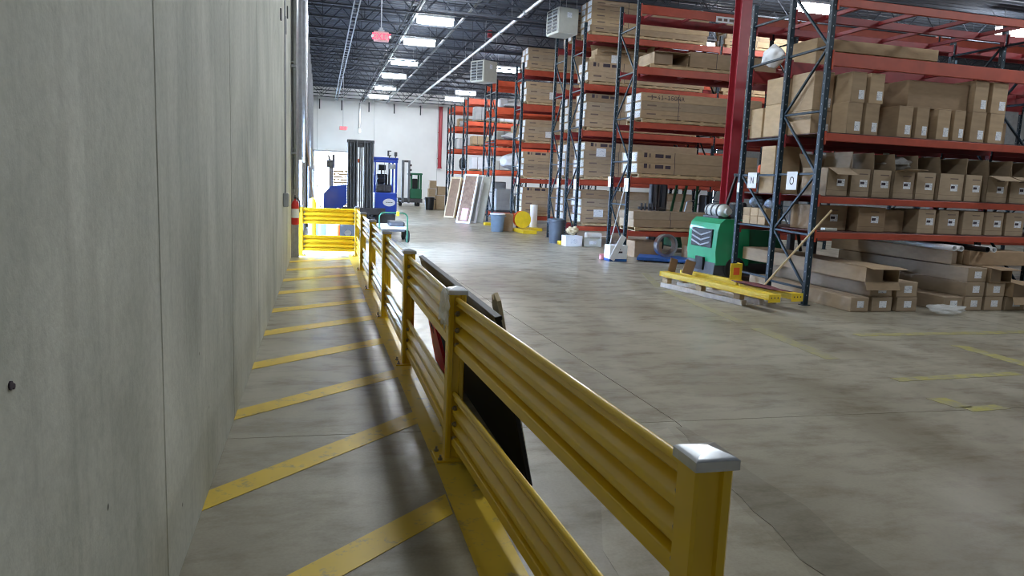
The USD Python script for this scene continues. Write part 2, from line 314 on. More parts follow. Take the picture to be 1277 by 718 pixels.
for i, (a, b) in enumerate(DOORS):
    d = thing(f'door_{i + 1}', f'{"open " if i in (0, 2) else "closed white "}overhead dock door, {ORD[i]} along the left wall from the guard rail', None, kind='structure')
    for s in (a, b):
        part(d, 'track', J(bx(-.57, -.50, s - .05, s - .03, 0, 6.3), bx(-.52, -.42, s - .03, s + .03, 0, 6.3), bx(-.57, -.36, s + .03, s + .045, 2.0, 6.3)), 'zinc')
        part(d, 'jamb', bx(-.585, -.54, s - .12, s - .05, 0, 3.15), 'zinc')
    if i not in (0, 2):
        for k in range(5): part(d, 'panel', bx(-.66, -.60, a, b, k * .61 + .005, k * .61 + .603), 'white_wall')
    else:
        for k in range(5): part(d, 'panel', bx(-.50, -.45, a + .05, b - .05, 3.3 + k * .58, 3.3 + k * .58 + .572), 'mast_grey', 'raised door panel')
    part(d, 'shaft', cyl((-.45, a - .2, 6.45), (-.45, b + .2, 6.45), .035, 10), 'galvanised'); part(d, 'spring', cyl((-.45, a + .6, 6.45), (-.45, b - .6, 6.45), .07, 10), 'charcoal')

# ceiling: ribbed deck, bar joists across the hall, struts along it
ce = thing('ceiling', 'dark blue grey steel roof deck on open web joists', None, kind='structure')
pr_ = []
y = YB
while y < YF:
    pr_ += [(y, ZC), (y + .05, ZC + .06), (y + .17, ZC + .06), (y + .22, ZC)]; y += .30
pr_ += [(YF, ZC), (YF, ZC + .12), (YB, ZC + .12)]
part(ce, 'roof_deck', prism(pr_, -.8, XR, 'yz'), 'ceiling_deck', smooth=False)
def joist(x0, x1, zb, zt):
    m = [bx(x0, x1, -.045, -.010, zt - .05, zt, .003), bx(x0, x1, .010, .045, zt - .05, zt, .003), bx(x0, x1, -.04, -.008, zb, zb + .045, .003), bx(x0, x1, .008, .04, zb, zb + .045, .003)]
    n = int((x1 - x0) / 1.3); xs = np.linspace(x0, x1, n * 2 + 1)
    for k in range(n * 2):
        za, zb_ = (zt - .03, zb + .03) if k % 2 == 0 else (zb + .03, zt - .03)
        m.append(cyl((xs[k], 0, za), (xs[k + 1], 0, zb_), .016, 5, cap=False))
        if k % 2 == 0: m.append(cyl((xs[k + 1], 0, zb), (xs[k + 1], 0, zt), .009, 4, cap=False))
    return J(*m)
jm = joist(-.6, XR, 6.78, 7.56)
y = 19.6
while y < YF - .3:
    part(ce, 'joist', mv(jm, (0, y, 0)), 'ceiling_steel', smooth=False); y += 1.92
def strut(x, z, mat, y0=17.0, gap=.09):
    m = [bx(x - gap, x - gap + .035, y0, YF, z, z + .05, .003), bx(x + gap - .035, x + gap, y0, YF, z, z + .05, .003)]
    for yk in np.arange(y0 + .3, YF, .62): m.append(bx(x - gap, x + gap, yk, yk + .05, z + .01, z + .04, .003))
    return J(*m)
for x, z, mt, g_ in ((1.03, 6.72, 'grey_metal', .10), (2.72, 6.80, 'ceiling_steel', .10), (2.9, 6.80, 'grey_metal', .03), (4.40, 6.80, 'mast_grey', .04)):
    part(ce, 'strut', strut(x, z, mt, gap=g_), mt, smooth=False)
part(ce, 'girder', J(bx(3.0, 12, 22.0, 22.12, 6.55, 6.62), bx(3.0, 12, 22.0, 22.12, 7.4, 7.5), *[cyl((a, 22.06, 6.6), (a + .75, 22.06, 7.45), .03, 6) for a in np.arange(3.0, 12, 1.5)], *[cyl((a + .75, 22.06, 7.45), (a + 1.5, 22.06, 6.6), .03, 6) for a in np.arange(3.0, 12, 1.5)]), 'ceiling_steel', smooth=False)
for x in (-.05, 1.4, 3.2, 4.9, 6.7):
    part(ce, 'bracket', J(bx(x - .04, x + .04, YF - .5, YF - .45, 6.1, 6.75), bx(x - .02, x + .02, YF - .5, YF, 6.70, 6.76)), 'ceiling_steel')

sp = thing('sprinkler_main', 'long silver sprinkler pipe running down the ceiling towards the far wall', 'pipe')
part(sp, 'pipe', cyl((5.86, 17, 6.72), (5.86, YF - .1, 6.72), .055, 14), 'galvanised')
part(sp, 'branch', cyl((5.98, 17, 6.86), (5.98, YF - .1, 6.86), .022, 8), 'galvanised', 'thin conduit beside the main pipe')
for yk in np.arange(18.5, YF, 3.1): part(sp, 'coupling', cyl((5.86, yk, 6.72), (5.86, yk + .12, 6.72), .078, 12), 'zinc')
for yk in np.arange(19.5, YF, 3.84): part(sp, 'hanger', J(cyl((5.86, yk, 6.75), (5.86, yk, 7.55), .008, 5), mv(lathe([(.058, -.015), (.07, -.015), (.07, .015), (.058, .015)], 12, 'y'), (5.86, yk, 6.72))), 'zinc')
part(sp, 'valve', cyl((5.80, 26.2, 6.78), (5.80, 26.2, 7.02), .09, 8), 'column_red', 'red fitting on the pipe')
st_ = thing('standpipe', 'dark red vertical standpipe against the far white wall', 'pipe', (8.17, YF - .17, 0))
part(st_, 'pipe', cyl((0, 0, 2.58), (0, 0, 6.75), .13, 14), 'column_red')
for z in (2.53, 6.72): part(st_, 'flange', cyl((0, 0, z), (0, 0, z + .08), .16, 14), 'column_red')
for z in (3.2, 5.0): part(st_, 'bracket', bx(-.15, .15, .10, .165, z, z + .06), 'column_red')
solo('conduit', J(cyl((2.6, YF - .12, 4.9), (2.6, YF - .12, 6.7), .045, 8), bx(2.52, 2.68, YF - .2, YF, 4.7, 4.95)), 'galvanised', 'light grey vertical conduit hanging on the far white wall', 'conduit')
for i, (x, y, z0, z1, r, mt, lb) in enumerate(((-.48, 15.66, 1.4, 7.4, .05, 'galvanised', 'thick silver conduit rising at the end of the concrete wall'), (-.42, 19.2, .3, 7.4, .045, 'galvanised', 'silver conduit between the first two dock doors'),
        (-.46, 15.50, 1.3, 7.4, .018, 'zinc', 'thin grey conduit at the last edge of the concrete wall'), (-.40, 19.8, .3, 7.4, .05, 'zinc', 'grey pipe just beyond the first dock door'), (-.36, 20.6, .3, 7.4, .04, 'galvanised', 'silver pipe just before the second dock door'))):
    solo('conduit', J(cyl((x, y, z0), (x, y, z1 - .7), r, 8), *[bx(-.569, x, y - .03, y + .03, zz, zz + .04) for zz in np.arange(z0 + .8, z1 - .8, 1.7)]), mt, lb, 'conduit')
mo = thing('door_opener', 'dark dock door motor box high on the left wall', 'motor', (-.45, 16.15, 5.6))
part(mo, 'housing', bx(-.12, .10, -.2, .25, -.25, .3, .03), 'charcoal'); part(mo, 'gearbox', cyl((0, -.25, .1), (0, .4, .1), .10, 12), 'black_plastic'); part(mo, 'bracket', bx(-.12, .14, -.24, .3, -.32, -.25), 'zinc')
al = thing('alarm_horn', 'small white alarm horn on the left wall above the dock door', 'alarm', (-.5, 16.2, 4.55))
part(al, 'base', bx(-.07, 0, -.06, .06, -.08, .08, .01), 'paper_white'); part(al, 'horn', cyl((0, 0, 0), (.09, 0, 0), .03, 10, .06), 'paper_white')

# high-bay lamps: row over the aisle, a short row over the rack ends, and rows deeper in the racks
def capsule(L, w, n=10):
    t = np.linspace(-math.pi / 2, math.pi / 2, n); r = w / 2
    return [(L / 2 - r + r * math.cos(a), r * math.sin(a)) for a in t] + [(-(L / 2 - r) - r * math.cos(a), -r * math.sin(a)) for a in t]
def lamp(label, pos, group=None):
    t = thing('high_bay_light', label, 'light fixture', pos, group=group)
    part(t, 'lens', prism(capsule(1.18, .36), -.03, .15), 'lamp_lens', 'glowing white lens')
    part(t, 'housing', prism(capsule(1.24, .38), .151, .21), 'lamp_housing')
    for s in (-.4, .4): part(t, 'hanger', cyl((s, 0, .2), (s, 0, .7), .008, 5), 'zinc')
    part(t, 'cord', tube([(-.3, 0, .21), (-.55, 0, .35), (-.8, .1, .62)], .012, 5), 'strut_grey')
    return t
L0 = lamp('bright oblong ceiling lamp, nearest of the row over the open aisle', (3.57, 24.3, 6.70))
for i, y in enumerate((28.2, 33.3, 37.9, 43.0, 47.8)):
    copy(L0, f'bright oblong ceiling lamp, {ORD[i + 1]} from the viewer in the row over the aisle', (3.57, y, 6.70))
for i, y in enumerate((20, 15, 10, 5)): copy(L0, f'oblong ceiling lamp over the aisle above the picture, {ORD[i]} before the lamps in view', (3.57, y, 6.70))
for y, s in ((33.2, 'nearest'), (43.0, 'middle'), (46.6, 'farthest')): copy(L0, f'bright oblong ceiling lamp above the rack ends, {s} of three', (8.2, y, 6.74))
for x, nm in ((13.5, 'nearer'), (20.5, 'farther')):
    for i, y in enumerate((3, 8, 18.6, 24.5, 30, 36, 42, 48)): copy(L0, f'oblong lamp deep in the racks, {ORD[i]} from the near end, {nm} row', (x, y, 6.86))

# exit signs
ex = thing('exit_sign', 'pink lit exit sign hanging on a rod in front of the joists', 'exit sign', (1.30, 17.0, 4.80))
part(ex, 'housing', bx(-.165, .165, -.03, .03, -.11, .11, .012), 'exit_housing')
tm = text('EXIT', .13, .006, True); tm = mv(tm, (-tm[0][:, 0].max() / 2, -.065, 0))
part(ex, 'lettering', mv(face_my(tm), (0, -.031, 0)), 'exit_red', 'glowing red letters EXIT', smooth=False)
part(ex, 'rod', cyl((0, 0, .15), (0, 0, 2.75), .011, 8), 'strut_grey'); part(ex, 'canopy', J(bx(-.07, .07, -.03, .03, .11, .15), bx(-.04, .04, -.025, .025, .15, .19)), 'strut_grey')
for s in (-1, 1): part(ex, 'lamp_head', J(cyl((s * .19, .02, 0), (s * .19, -.05, 0), .03, 10), bx(s * .16, s * .19, -.02, .02, -.015, .015)), 'paper_white')
e2_ = thing('exit_sign', 'small glowing red exit sign far back before the far white wall', 'exit sign', (1.1, 38.0, 4.08))
part(e2_, 'housing', bx(-.17, .17, -.03, .03, -.10, .10, .02), 'exit_housing'); part(e2_, 'lettering', mv(face_my(mv(text('EXIT', .12, .006, True), (-.15, -.06, 0))), (0, -.031, 0)), 'beacon_red', smooth=False); part(e2_, 'rod', cyl((0, 0, .1), (0, 0, 3.4), .012, 6), 'strut_grey')

# ------------------------------------------------------------------ guard rail
PW = .104
def guard_post(label, x, y, rz=0.0, wrap=False):
    t = thing('guard_rail_post', label, 'guard rail post', (x, y, 0), rz)
    h = PW / 2; s = .012
    prof = [(-h, -h), (h, -h), (h, -.022), (h - s, -.018), (h - s, .018), (h, .022), (h, h), (-h, h), (-h, .022), (-h + s, .018), (-h + s, -.018), (-h, -.022)]
    prof = [(-h + .008, -h), (-.022, -h), (-.018, -h + s), (.018, -h + s), (.022, -h), (h - .008, -h), (h, -h + .008)] + [(h, h - .008), (h - .008, h), (.022, h), (.018, h - s), (-.018, h - s), (-.022, h), (-h + .008, h), (-h, h - .008)] + [(-h, -h + .008)]
    part(t, 'shaft', prism(prof, .012, 1.045), 'rail_yellow', smooth=40)
    c = .060; cap = [(-c, -c, 1.030), (c, -c, 1.030), (c, c, 1.030), (-c, c, 1.030), (-c, -c, 1.055), (c, -c, 1.055), (c, c, 1.055), (-c, c, 1.055)]
    d = .050; cap += [(-d, -d, 1.062), (d, -d, 1.062), (d, d, 1.062), (-d, d, 1.062), (0, 0, 1.077)]
    f = []
    for a, b in ((0, 4), (4, 8)):
        for i in range(4):
            j = (i + 1) % 4; f += [[a + i, a + j, b + j], [a + i, b + j, b + i]]
    f += [[8 + i, 8 + (i + 1) % 4, 12] for i in range(4)] + [[0, 2, 1], [0, 3, 2]]
    part(t, 'cap', (np.array(cap, float), np.array(f)), 'galvanised', 'silver pyramid cap', smooth=20)
    part(t, 'base_plate', bx(-.11, .11, -.10, .10, .003, .014, .003), 'rail_yellow')
    for sx in (-1, 1):
        for sy in (-1, 1): part(t, 'anchor_bolt', J(cyl((sx * .085, sy * .075, .014), (sx * .085, sy * .075, .026), .014, 6), cyl((sx * .085, sy * .075, .02), (sx * .085, sy * .075, .045), .007, 6)), 'bolt_metal')
    return t
def rail_profile(th=.0035):
    # offset d (towards the walkway) against height, three ribs over a flat flange, as a folded sheet
    p = [(-.014, .322), (-.008, .331), (.004, .335), (.014, .331), (.019, .320), (.018, .311), (.002, .301), (.012, .286), (.010, .281), (-.030, .256), (-.030, .251), (.012, .221), (.0175, .216), (.0175, .190), (.012, .183), (-.030, .158), (-.030, .153), (.012, .123), (.0175, .118), (.0175, .094), (.012, .087), (-.022, .066), (-.022, .061), (.013, .056), (.0175, .050), (.0175, .003), (.010, -.003), (-.012, -.004)]
    return p
RP = rail_profile()
def guard_rail(label, p0, p1, z0):
    """a ribbed sheet rail between two posts, bolted through its ends"""
    p0, p1 = np.array(p0, float), np.array(p1, float); L = np.linalg.norm(p1 - p0); ang = math.degrees(math.atan2(p1[1] - p0[1], p1[0] - p0[0])) - 90
    t = thing('guard_rail', label, 'guard rail', (p0[0], p0[1], z0), ang)
    a, b = PW / 2 - .004, L - PW / 2 + .004
    o = [(-d, z) for d, z in RP]; i = [(-d + .008, z) for d, z in RP]
    sh = Polygon(o + i[::-1]).buffer(0)
    if sh.geom_type != 'Polygon': sh = max(sh.geoms, key=lambda g: g.area)
    m = trimesh.creation.extrude_polygon(sh, b - a, engine='earcut'); v = np.array(m.vertices)
    v = np.c_[v[:, 0], v[:, 2] + a, v[:, 1]]
    part(t, 'sheet', (v, np.array(m.faces)[:, ::-1]), 'rail_yellow', smooth=50)
    for yb in (a + .035, b - .035):
        for z in (.24, .14, .05): part(t, 'bolt', J(cyl((-.002, yb, z), (-.024, yb, z), .010, 6), cyl((.0, yb, z), (-.017, yb, z), .016, 8)), 'bolt_metal')
    return t
PY = [1.555, 4.28, 6.64, 8.98, 11.31, 13.63, 16.1]
PX = [.935, .80, .79, .79, .78, .77, .78]
pl = ['nearest yellow guard rail post at the end of the fence by the viewer', 'second yellow guard rail post, with a scrap of plastic film on it', 'third yellow guard rail post from the viewer', 'fourth yellow guard rail post from the viewer', 'fifth yellow guard rail post from the viewer', 'sixth yellow guard rail post, last before the corner', 'corner post where the fence turns to the wall']
for l, x, y in zip(pl, PX, PY): guard_post('' + l, x, y)
guard_post('yellow guard rail post standing against the left wall', -.40, 16.1)
RL = ['nearest', 'second', 'third', 'fourth', 'fifth', 'sixth']
for i in range(6):
    for z, s in ((.680, 'upper'), (.100, 'lower')): guard_rail(f'{s} ribbed yellow rail in the {RL[i]} bay of the fence', (PX[i], PY[i]), (PX[i + 1], PY[i + 1]), z)
for z, s in ((.680, 'upper'), (.100, 'lower')): guard_rail(f'{s} ribbed yellow rail across the far end of the walkway', (.78, 16.1), (-.40, 16.1), z)
# torn stretch film caught on the second post
g = trimesh.creation.icosphere(3, 1.0); v = np.array(g.vertices); v = v * [.022, .075, .10] * (0.35 + 1.3 * meshkit.noise(v * 2.6, 3))[:, None]; v[:, 2] -= .5 * np.abs(v[:, 1])
v += .012 * (meshkit.noise(v * 60, 5) - .5)[:, None]
solo('plastic_film', mv((v, np.array(g.faces)), (.722, 4.24, .96)), 'plastic_film', 'scrap of clear stretch film caught on the second fence post', 'plastic film', smooth=True)

# things leaning on the aisle side of the fence
bb = thing('rubber_board', 'long black board leaning on the aisle side of the fence', 'board', (.915, 3.75, 0))
part(bb, 'sheet', mv(bx(0, .03, 0, 3.15, 0, 1.0, .006), (.23, 0, 0), rot('y', -13)), 'board_black')
part(bb, 'edge_strip', mv(bx(-.006, .036, 0, 3.15, .985, 1.01, .004), (.23, 0, 0), rot('y', -13)), 'board_black')
part(bb, 'bracket', mv(bx(.028, .06, .0, .05, .62, .75, .006), (.23, 0, 0), rot('y', -13)), 'zinc', 'small grey bracket at the near end')
wd = thing('wood_scrap', 'pale splintered board end poking up behind the near end of the black board', 'wood', (1.01, 3.78, 0))
part(wd, 'plank', mv(prism([(0, 0), (.16, 0), (.17, .98), (.13, 1.05), (.10, 1.02), (.06, 1.07), (.0, 1.03)], -.012, .012, 'yz'), (.235, .36, 0), rot('y', -12)), 'tan_board')
fs = thing('floor_sign', 'red folded floor sign with black letters leaning on the black board', 'floor sign', (1.045, 6.36, 0))
tr = [(-.40, .02), (.34, .02), (.12, .70), (-.12, .70)]; FR = rot('y', -13)
part(fs, 'front_panel', mv(prism(tr, -.006, .006, 'yz'), (.03, 0, 0), FR), 'sign_red'); part(fs, 'rear_panel', mv(prism(tr, -.006, .006, 'yz'), (.046, 0, 0), FR), 'sign_red')
tm = text('FF', .12, .003, True); tm = mv(tm, (-tm[0][:, 0].max() / 2, 0, .0062))
part(fs, 'lettering', mv(mv(mv(tm, (0, 0, 0), FACE_MX), (0, .0, .36)), (.03, 0, 0), FR), 'ink', 'black letters FF', smooth=False)

# ------------------------------------------------------------------ pallet racks
X0, BAY = 7.25, 4.30
def slots(x, y, z0, z1, fx):
    """rows of light punched slots on a post's front and aisle faces"""
    v, f = [], []
    for z in np.arange(z0, z1, .15):
        k = len(v)
        v += [(x - .008, y - .0365, z), (x + .008, y - .0365, z), (x + .006, y - .0365, z + .022), (x - .006, y - .0365, z + .022)]; f += [[k, k + 1, k + 2], [k, k + 2, k + 3]]
        k = len(v)
        v += [(x - .0415, y + .006, z + .07), (x - .0415, y - .006, z + .07), (x - .0415, y - .005, z + .09), (x - .0415, y + .005, z + .09)]; f += [[k, k + 1, k + 2], [k, k + 2, k + 3]]
    return np.array(v), np.array(f)
def rack(label, pos, ys, H, levels, nb, mat='beam_red', braces=None, deck=True, bar_levels=(), yguard=False):
    """ys: depths of the posts of each frame; levels: (beam top, beam height)"""
    t = thing('pallet_rack', label, 'pallet rack', pos)
    for i in range(nb + 1):
        x = i * BAY
        for k, y in enumerate(ys):
            h = H if np.ndim(H) == 0 else H[min(i, len(H) - 1)]
            p = part(t, 'post', prism([(x - .04, y - .035), (x + .04, y - .035), (x + .04, y + .035), (x + .022, y + .035), (x + .022, y - .02), (x - .022, y - .02), (x - .022, y + .035), (x - .04, y + .035)], 0, h), 'rack_navy', smooth=False)
            part(p, 'slot_row', slots(x, y, .15, h - .1, i), 'slot_light', 'pale punched slots', smooth=False, kind='stuff')
            part(p, 'foot_plate', bx(x - .07, x + .07, y - .06, y + .06, .002, .012), 'rack_navy')
        for k in range(len(ys) - 1):
            segs = braces[k] if braces is not None and i == 0 else None
            if segs is None:
                zs = np.arange(.25, H if np.ndim(H) == 0 else H[min(i, len(H) - 1)], 1.05); segs = []
                for j, z in enumerate(zs[:-1]):
                    segs.append((z, z)); segs.append((z, zs[j + 1]) if j % 2 == 0 else (zs[j + 1], z))
                segs.append((zs[-1], zs[-1]))
            for za, zb in segs: part(t, 'brace', bar((x, ys[k] + .02, za), (x, ys[k + 1] - .02, zb), .035, .035), 'rack_navy', smooth=False)
    pairs = list(zip(ys[:-1], ys[1:])) if len(ys) < 4 else [(ys[0], ys[1]), (ys[2], ys[3])]
    for i in range(nb):
        xa, xb = i * BAY + .045, (i + 1) * BAY - .045
        for zt, bh in levels:
            for n, y in enumerate(ys):
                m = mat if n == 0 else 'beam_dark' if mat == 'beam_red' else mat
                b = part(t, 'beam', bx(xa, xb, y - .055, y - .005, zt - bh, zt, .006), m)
                for x in (xa, xb): part(b, 'end_plate', bx(x - .012, x + .012, y - .060, y + .03, zt - bh - .06, zt + .03, .003), m)
            for ya, yb in pairs:
                if (zt, bh) in bar_levels or not deck:
                    for x in np.linspace(xa + .55, xb - .55, 4): part(t, 'cross_bar', bx(x - .025, x + .025, ya - .01, yb - .05, zt - .07, zt - .01, .004), m)
                else:
                    part(t, 'wire_deck', bx(xa + .01, xb - .01, ya - .05, yb - .06, zt + .001, zt + .014, .002), 'wire_deck', smooth=False)
    return t
# braces of the end frame of the nearest rack as they stand: (z at the nearer post, z at the farther post)
BR_O = [(.26, 1.13), (1.10, 1.13), (2.04, 1.13), (2.04, 2.03), (2.04, 2.98), (2.98, 2.98), (3.93, 2.98), (3.93, 3.91), (3.93, 4.85), (.26, .26)]
BR_N = [(.30, .30), (1.15, 1.15), (1.15, 2.02), (2.02, 2.02), (2.62, 2.62), (3.93, 3.90), (4.57, 4.59)]
R1Y, RXY = 9.74, [0, .99, 2.09]
L1 = [(1.155, .10), (1.70, .10), (2.655, .115), (3.84, .20), (4.62, .12)]
rack('nearest orange and navy pallet rack, carrying the paper signs N and O', (7.36, R1Y, 0), RXY, [4.95, 4.9, 4.9], L1, 3, braces=[BR_O, BR_N], bar_levels=[L1[3], L1[4]])
L2 = [(.66, .12), (1.97, .14), (3.29, .14), (4.58, .17), (5.98, .20)]
rack('second pallet rack, with bare beams along its top level', (X0, 16.6, 0), [0, 1.05], [6.15, 5.95, 6.1, 6.1], L2, 3, deck=False)
L3 = [(.54, .13), (1.90, .14), (3.31, .16), (4.61, .17), (5.98, .17)]
rack('third pallet rack, stacked full of printed long cartons', (X0 + .02, 20.3, 0), [0, .98], 6.3, L3, 3, deck=False)
rack('fourth pallet rack, standing back to back behind the third', (X0, 21.9, 0), [0, .95], 6.3, L3, 2, deck=False)
L5 = [(.50, .14), (1.90, .16), (3.22, .18), (4.62, .24), (5.85, .20)]
rack('fifth pallet rack, beside the unit heater and the yellow cable reel', (X0 - .05, 26.6, 0), [0, .95], 6.1, L5, 2, deck=False)
L6 = [(.45, .12), (2.23, .15), (3.50, .16), (4.84, .26), (5.92, .20)]
rack('sixth pallet rack, orange, behind the grey blue trash can', (X0 - .10, 30.5, 0), [0, 1.05, 2.15], 5.95, L6, 2, mat='beam_orange')
rack('seventh pallet rack, orange, behind the leaning door panels', (X0 - .05, 37.0, 0), [0, 1.0], 5.9, [(2.25, .15), (3.5, .16), (4.72, .2), (5.85, .28)], 2, mat='beam_orange')
rack('farthest orange pallet rack, next to the far white wall', (X0 - .02, 41.0, 0), [0, 1.1, 2.1], 5.95, [(2.27, .15), (3.48, .2), (4.72, .24), (5.83, .30)], 2, mat='beam_orange')
# red building column between the first two racks
co = thing('column', 'dark red steel building column rising between the first two racks', 'column', (8.58, 14.25, 0))
part(co, 'flange', bx(-.12, .12, -.14, -.12, 0, ZC), 'column_red'); part(co, 'flange', bx(-.12, .12, .12, .14, 0, ZC), 'column_red'); part(co, 'web', bx(-.008, .008, -.12, .12, 0, ZC), 'column_red'); part(co, 'base_plate', bx(-.2, .2, -.2, .2, 0, .02), 'column_red')

# ------------------------------------------------------------------ cartons
PROTO = {}
def quad_my(x0, x1, z0, z1, y, t=.0015): return bx(x0, x1, y - t, y, z0, z1, .0003)
def carton(label, size, pos, style='plain', rz=0.0, group=None, tone=None, name='carton'):
    """a cardboard box: origin at the middle of its bottom; style sets print, tape and labels"""
    dx, dy, dz = size
    if tone is None: tone = int(RNG.integers(0, 4))
    key = (round(dx, 3), round(dy, 3), round(dz, 3), style, tone, name)
    if key in PROTO: return copy(PROTO[key], label, pos, rz, group)
    t = thing(name, label, 'cardboard box', pos, rz, group); PROTO[key] = t
    a, b = dx / 2, dy / 2; mat = f'cardboard_{tone}'
    op = style.startswith('open'); mid = op or style == 'mid'
    if not op: part(t, 'body', bx(-a, a, -b, b, 0, dz, .006), mat)
    if style == 'sticker':
        part(t, 'shipping_label', quad_my(a * .05, a * .80, .05, .05 + min(.14, dz * .3), -b), 'sticker', 'white printed label')
        part(t, 'tape', bx(-.03, .03, -b + .02, b - .02, dz - .0005, dz + .001, .0002), 'cardboard_inside')
        part(t, 'flap_seam', quad_my(-a * .98, a * .98, dz - .012, dz - .008, -b, .001), 'cardboard_dark')
    if style == 'floorbox':
        part(t, 'shipping_label', quad_my(-a * .28, a * .45, dz * .28, dz * .75, -b), 'sticker', 'white printed label')
        part(t, 'flap_seam', quad_my(-a * .98, a * .98, dz * .05, dz * .05 + .004, -b, .001), 'cardboard_dark')
        part(t, 'tape', bx(-.03, .03, -b + .02, b - .02, dz - .0005, dz + .001, .0002), 'cardboard_inside')
    if style in ('long', 'longmark', 'longplain'):
        if style != 'longplain':
            part(t, 'end_label', bx(-a - .002, -a, -b * .86, b * .55, dz * .10, dz * .9, .0005), 'sticker_big', 'white printed end label')
        if style == 'longmark':
            for u, wd_, hh in ((.17, .085, .42), (.30, .05, .36), (.47, .22, .34), (.74, .15, .30)):
                part(t, 'printed_mark', quad_my(-a + u, -a + u + wd_, dz * .5, dz * (.5 + hh), -b, .001), 'ink' if wd_ > .08 else 'ink_faded')
        elif style == 'long':
            part(t, 'printed_mark', quad_my(-a + .16, -a + .40, dz * .45, dz * .62, -b, .001), 'ink_faded')
            part(t, 'printed_mark', quad_my(-a + .55, -a + 1.05, dz * .40, dz * .46, -b, .001), 'ink_faded')
        part(t, 'strap', J(bx(-a + dx * .30, -a + dx * .30 + .014, -b - .0015, b + .0015, -.0005, dz + .0015, .0004)), 'ink')
        part(t, 'tape', bx(-a + .02, a - .02, -.03, .03, dz - .0005, dz + .001, .0002), 'cardboard_inside')
    if op:
        th = .008
        part(t, 'wall', bx(-a, a, -b, -b + th, 0, dz, .002), mat); part(t, 'wall', bx(-a, a, b - th, b, 0, dz, .002), mat)
        part(t, 'wall', bx(-a, -a + th, -b, b, 0, dz, .002), mat); part(t, 'wall', bx(a - th, a, -b, b, 0, dz, .002), mat)
        part(t, 'bottom', bx(-a, a, -b, b, .001, .008, .002), mat)
        fl_ = min(dy * .45, .26); kinds = {'openA': (-25, 60, None, 80), 'openB': (None, 70, 78, 80), 'openC': (5, 55, 80, None), 'openD': (None, 62, None, None), 'openF': (None, None, 84, None), 'openE': (-18, 70, 80, 82)}[style]
        for s, ang in zip('fblr', kinds):
            if ang is None: continue
            if s == 'f': m = mv(bx(-a, a, -fl_, 0, 0, .006, .002), (0, -b, dz), rot('x', -ang))
            if s == 'b': m = mv(bx(-a, a, 0, fl_, 0, .006, .002), (0, b, dz), rot('x', ang))
            if s == 'l': m = mv(bx(-fl_, 0, -b, b, 0, .006, .002), (-a, 0, dz), rot('y', ang))
            if s == 'r': m = mv(bx(0, fl_, -b, b, 0, .006, .002), (a, 0, dz), rot('y', -ang))
            part(t, 'flap', m, mat)
    if mid:
        part(t, 'shipping_label', quad_my(-.01, .13, dz * .36, dz * .36 + .11, -b), 'sticker', 'white printed label')
        part(t, 'printed_mark', quad_my(.0, .075, dz * .46, dz * .46 + .04, -b, .0025), 'ink')
        part(t, 'flap_seam', quad_my(-a * .97, a * .97, dz * .2, dz * .2 + .004, -b, .001), 'cardboard_dark')
        part(t, 'printed_mark', quad_my(-.03, .13, dz * .8, dz * .84, -b, .001), 'ink_faded')
    return t
def boxat(label, x0, x1, yf, depth, z0, z1, style, **k):
    return carton(label, (round(x1 - x0, 2), depth, round(z1 - z0, 2)), ((x0 + x1) / 2, yf + depth / 2, z0), style, **k)
# --- nearest rack, shelf three (behind the beam at 2.66 m)
Z3 = 2.672
S3 = [('pair', 7.80, 8.06, 0), ('pair', 8.12, 8.37, 0), ('pair', 8.73, 9.0, 0), ('pair', 9.07, 9.31, 0), ('pair', 9.48, 9.73, 0), ('pair', 9.80, 10.02, 0), ('pair', 10.14, 10.43, 0), ('pair', 10.51, 10.80, 0)]
n3 = ['farthest left', 'second from left', 'third from left', 'fourth from left', 'fifth from left', 'sixth from left', 'seventh from left', 'eighth from left']
for (a_, x0, x1, _), nm in zip(S3, n3):
    boxat(f'tall labelled carton, {nm} on the middle shelf of the nearest rack', x0, x1, R1Y + .0, .92, Z3, Z3 + .475, 'sticker', tone=0)
for x0, x1, nm in ((7.82, 8.08, 'far left'), (8.15, 8.41, 'second stack')): boxat(f'carton on top of the {nm} of the middle shelf, nearest rack', x0, x1, R1Y, .92, Z3 + .477, Z3 + .93, 'sticker', tone=0)
for x0, x1, nm in ((10.14, 10.41, 'seventh'), (10.49, 10.80, 'eighth')): boxat(f'carton on top of the {nm} labelled carton, nearest rack', x0, x1, R1Y, .92, Z3 + .477, Z3 + .97, 'sticker', tone=0)
boxat('plain carton set back between labelled cartons on the middle shelf', 8.47, 8.9, R1Y + 1.06, .8, Z3, Z3 + .62, 'plain', tone=1)
boxat('open carton on the rear box of the middle shelf, nearest rack', 8.42, 9.0, R1Y + 1.10, .7, Z3 + .63, Z3 + .84, 'openA', tone=2)
boxat('long dim carton lying above the middle cartons of the nearest rack', 8.95, 10.12, R1Y + .10, .8, Z3 + .478, Z3 + .90, 'plain', tone=1)
boxat('plain carton at the right picture edge, middle shelf', 10.88, 11.25, R1Y + .35, .55, Z3, Z3 + .38, 'plain', tone=0)
boxat('dark carton behind the rightmost cartons of the middle shelf', 11.0, 11.5, R1Y + 1.1, .8, Z3, Z3 + .82, 'plain', tone=1)
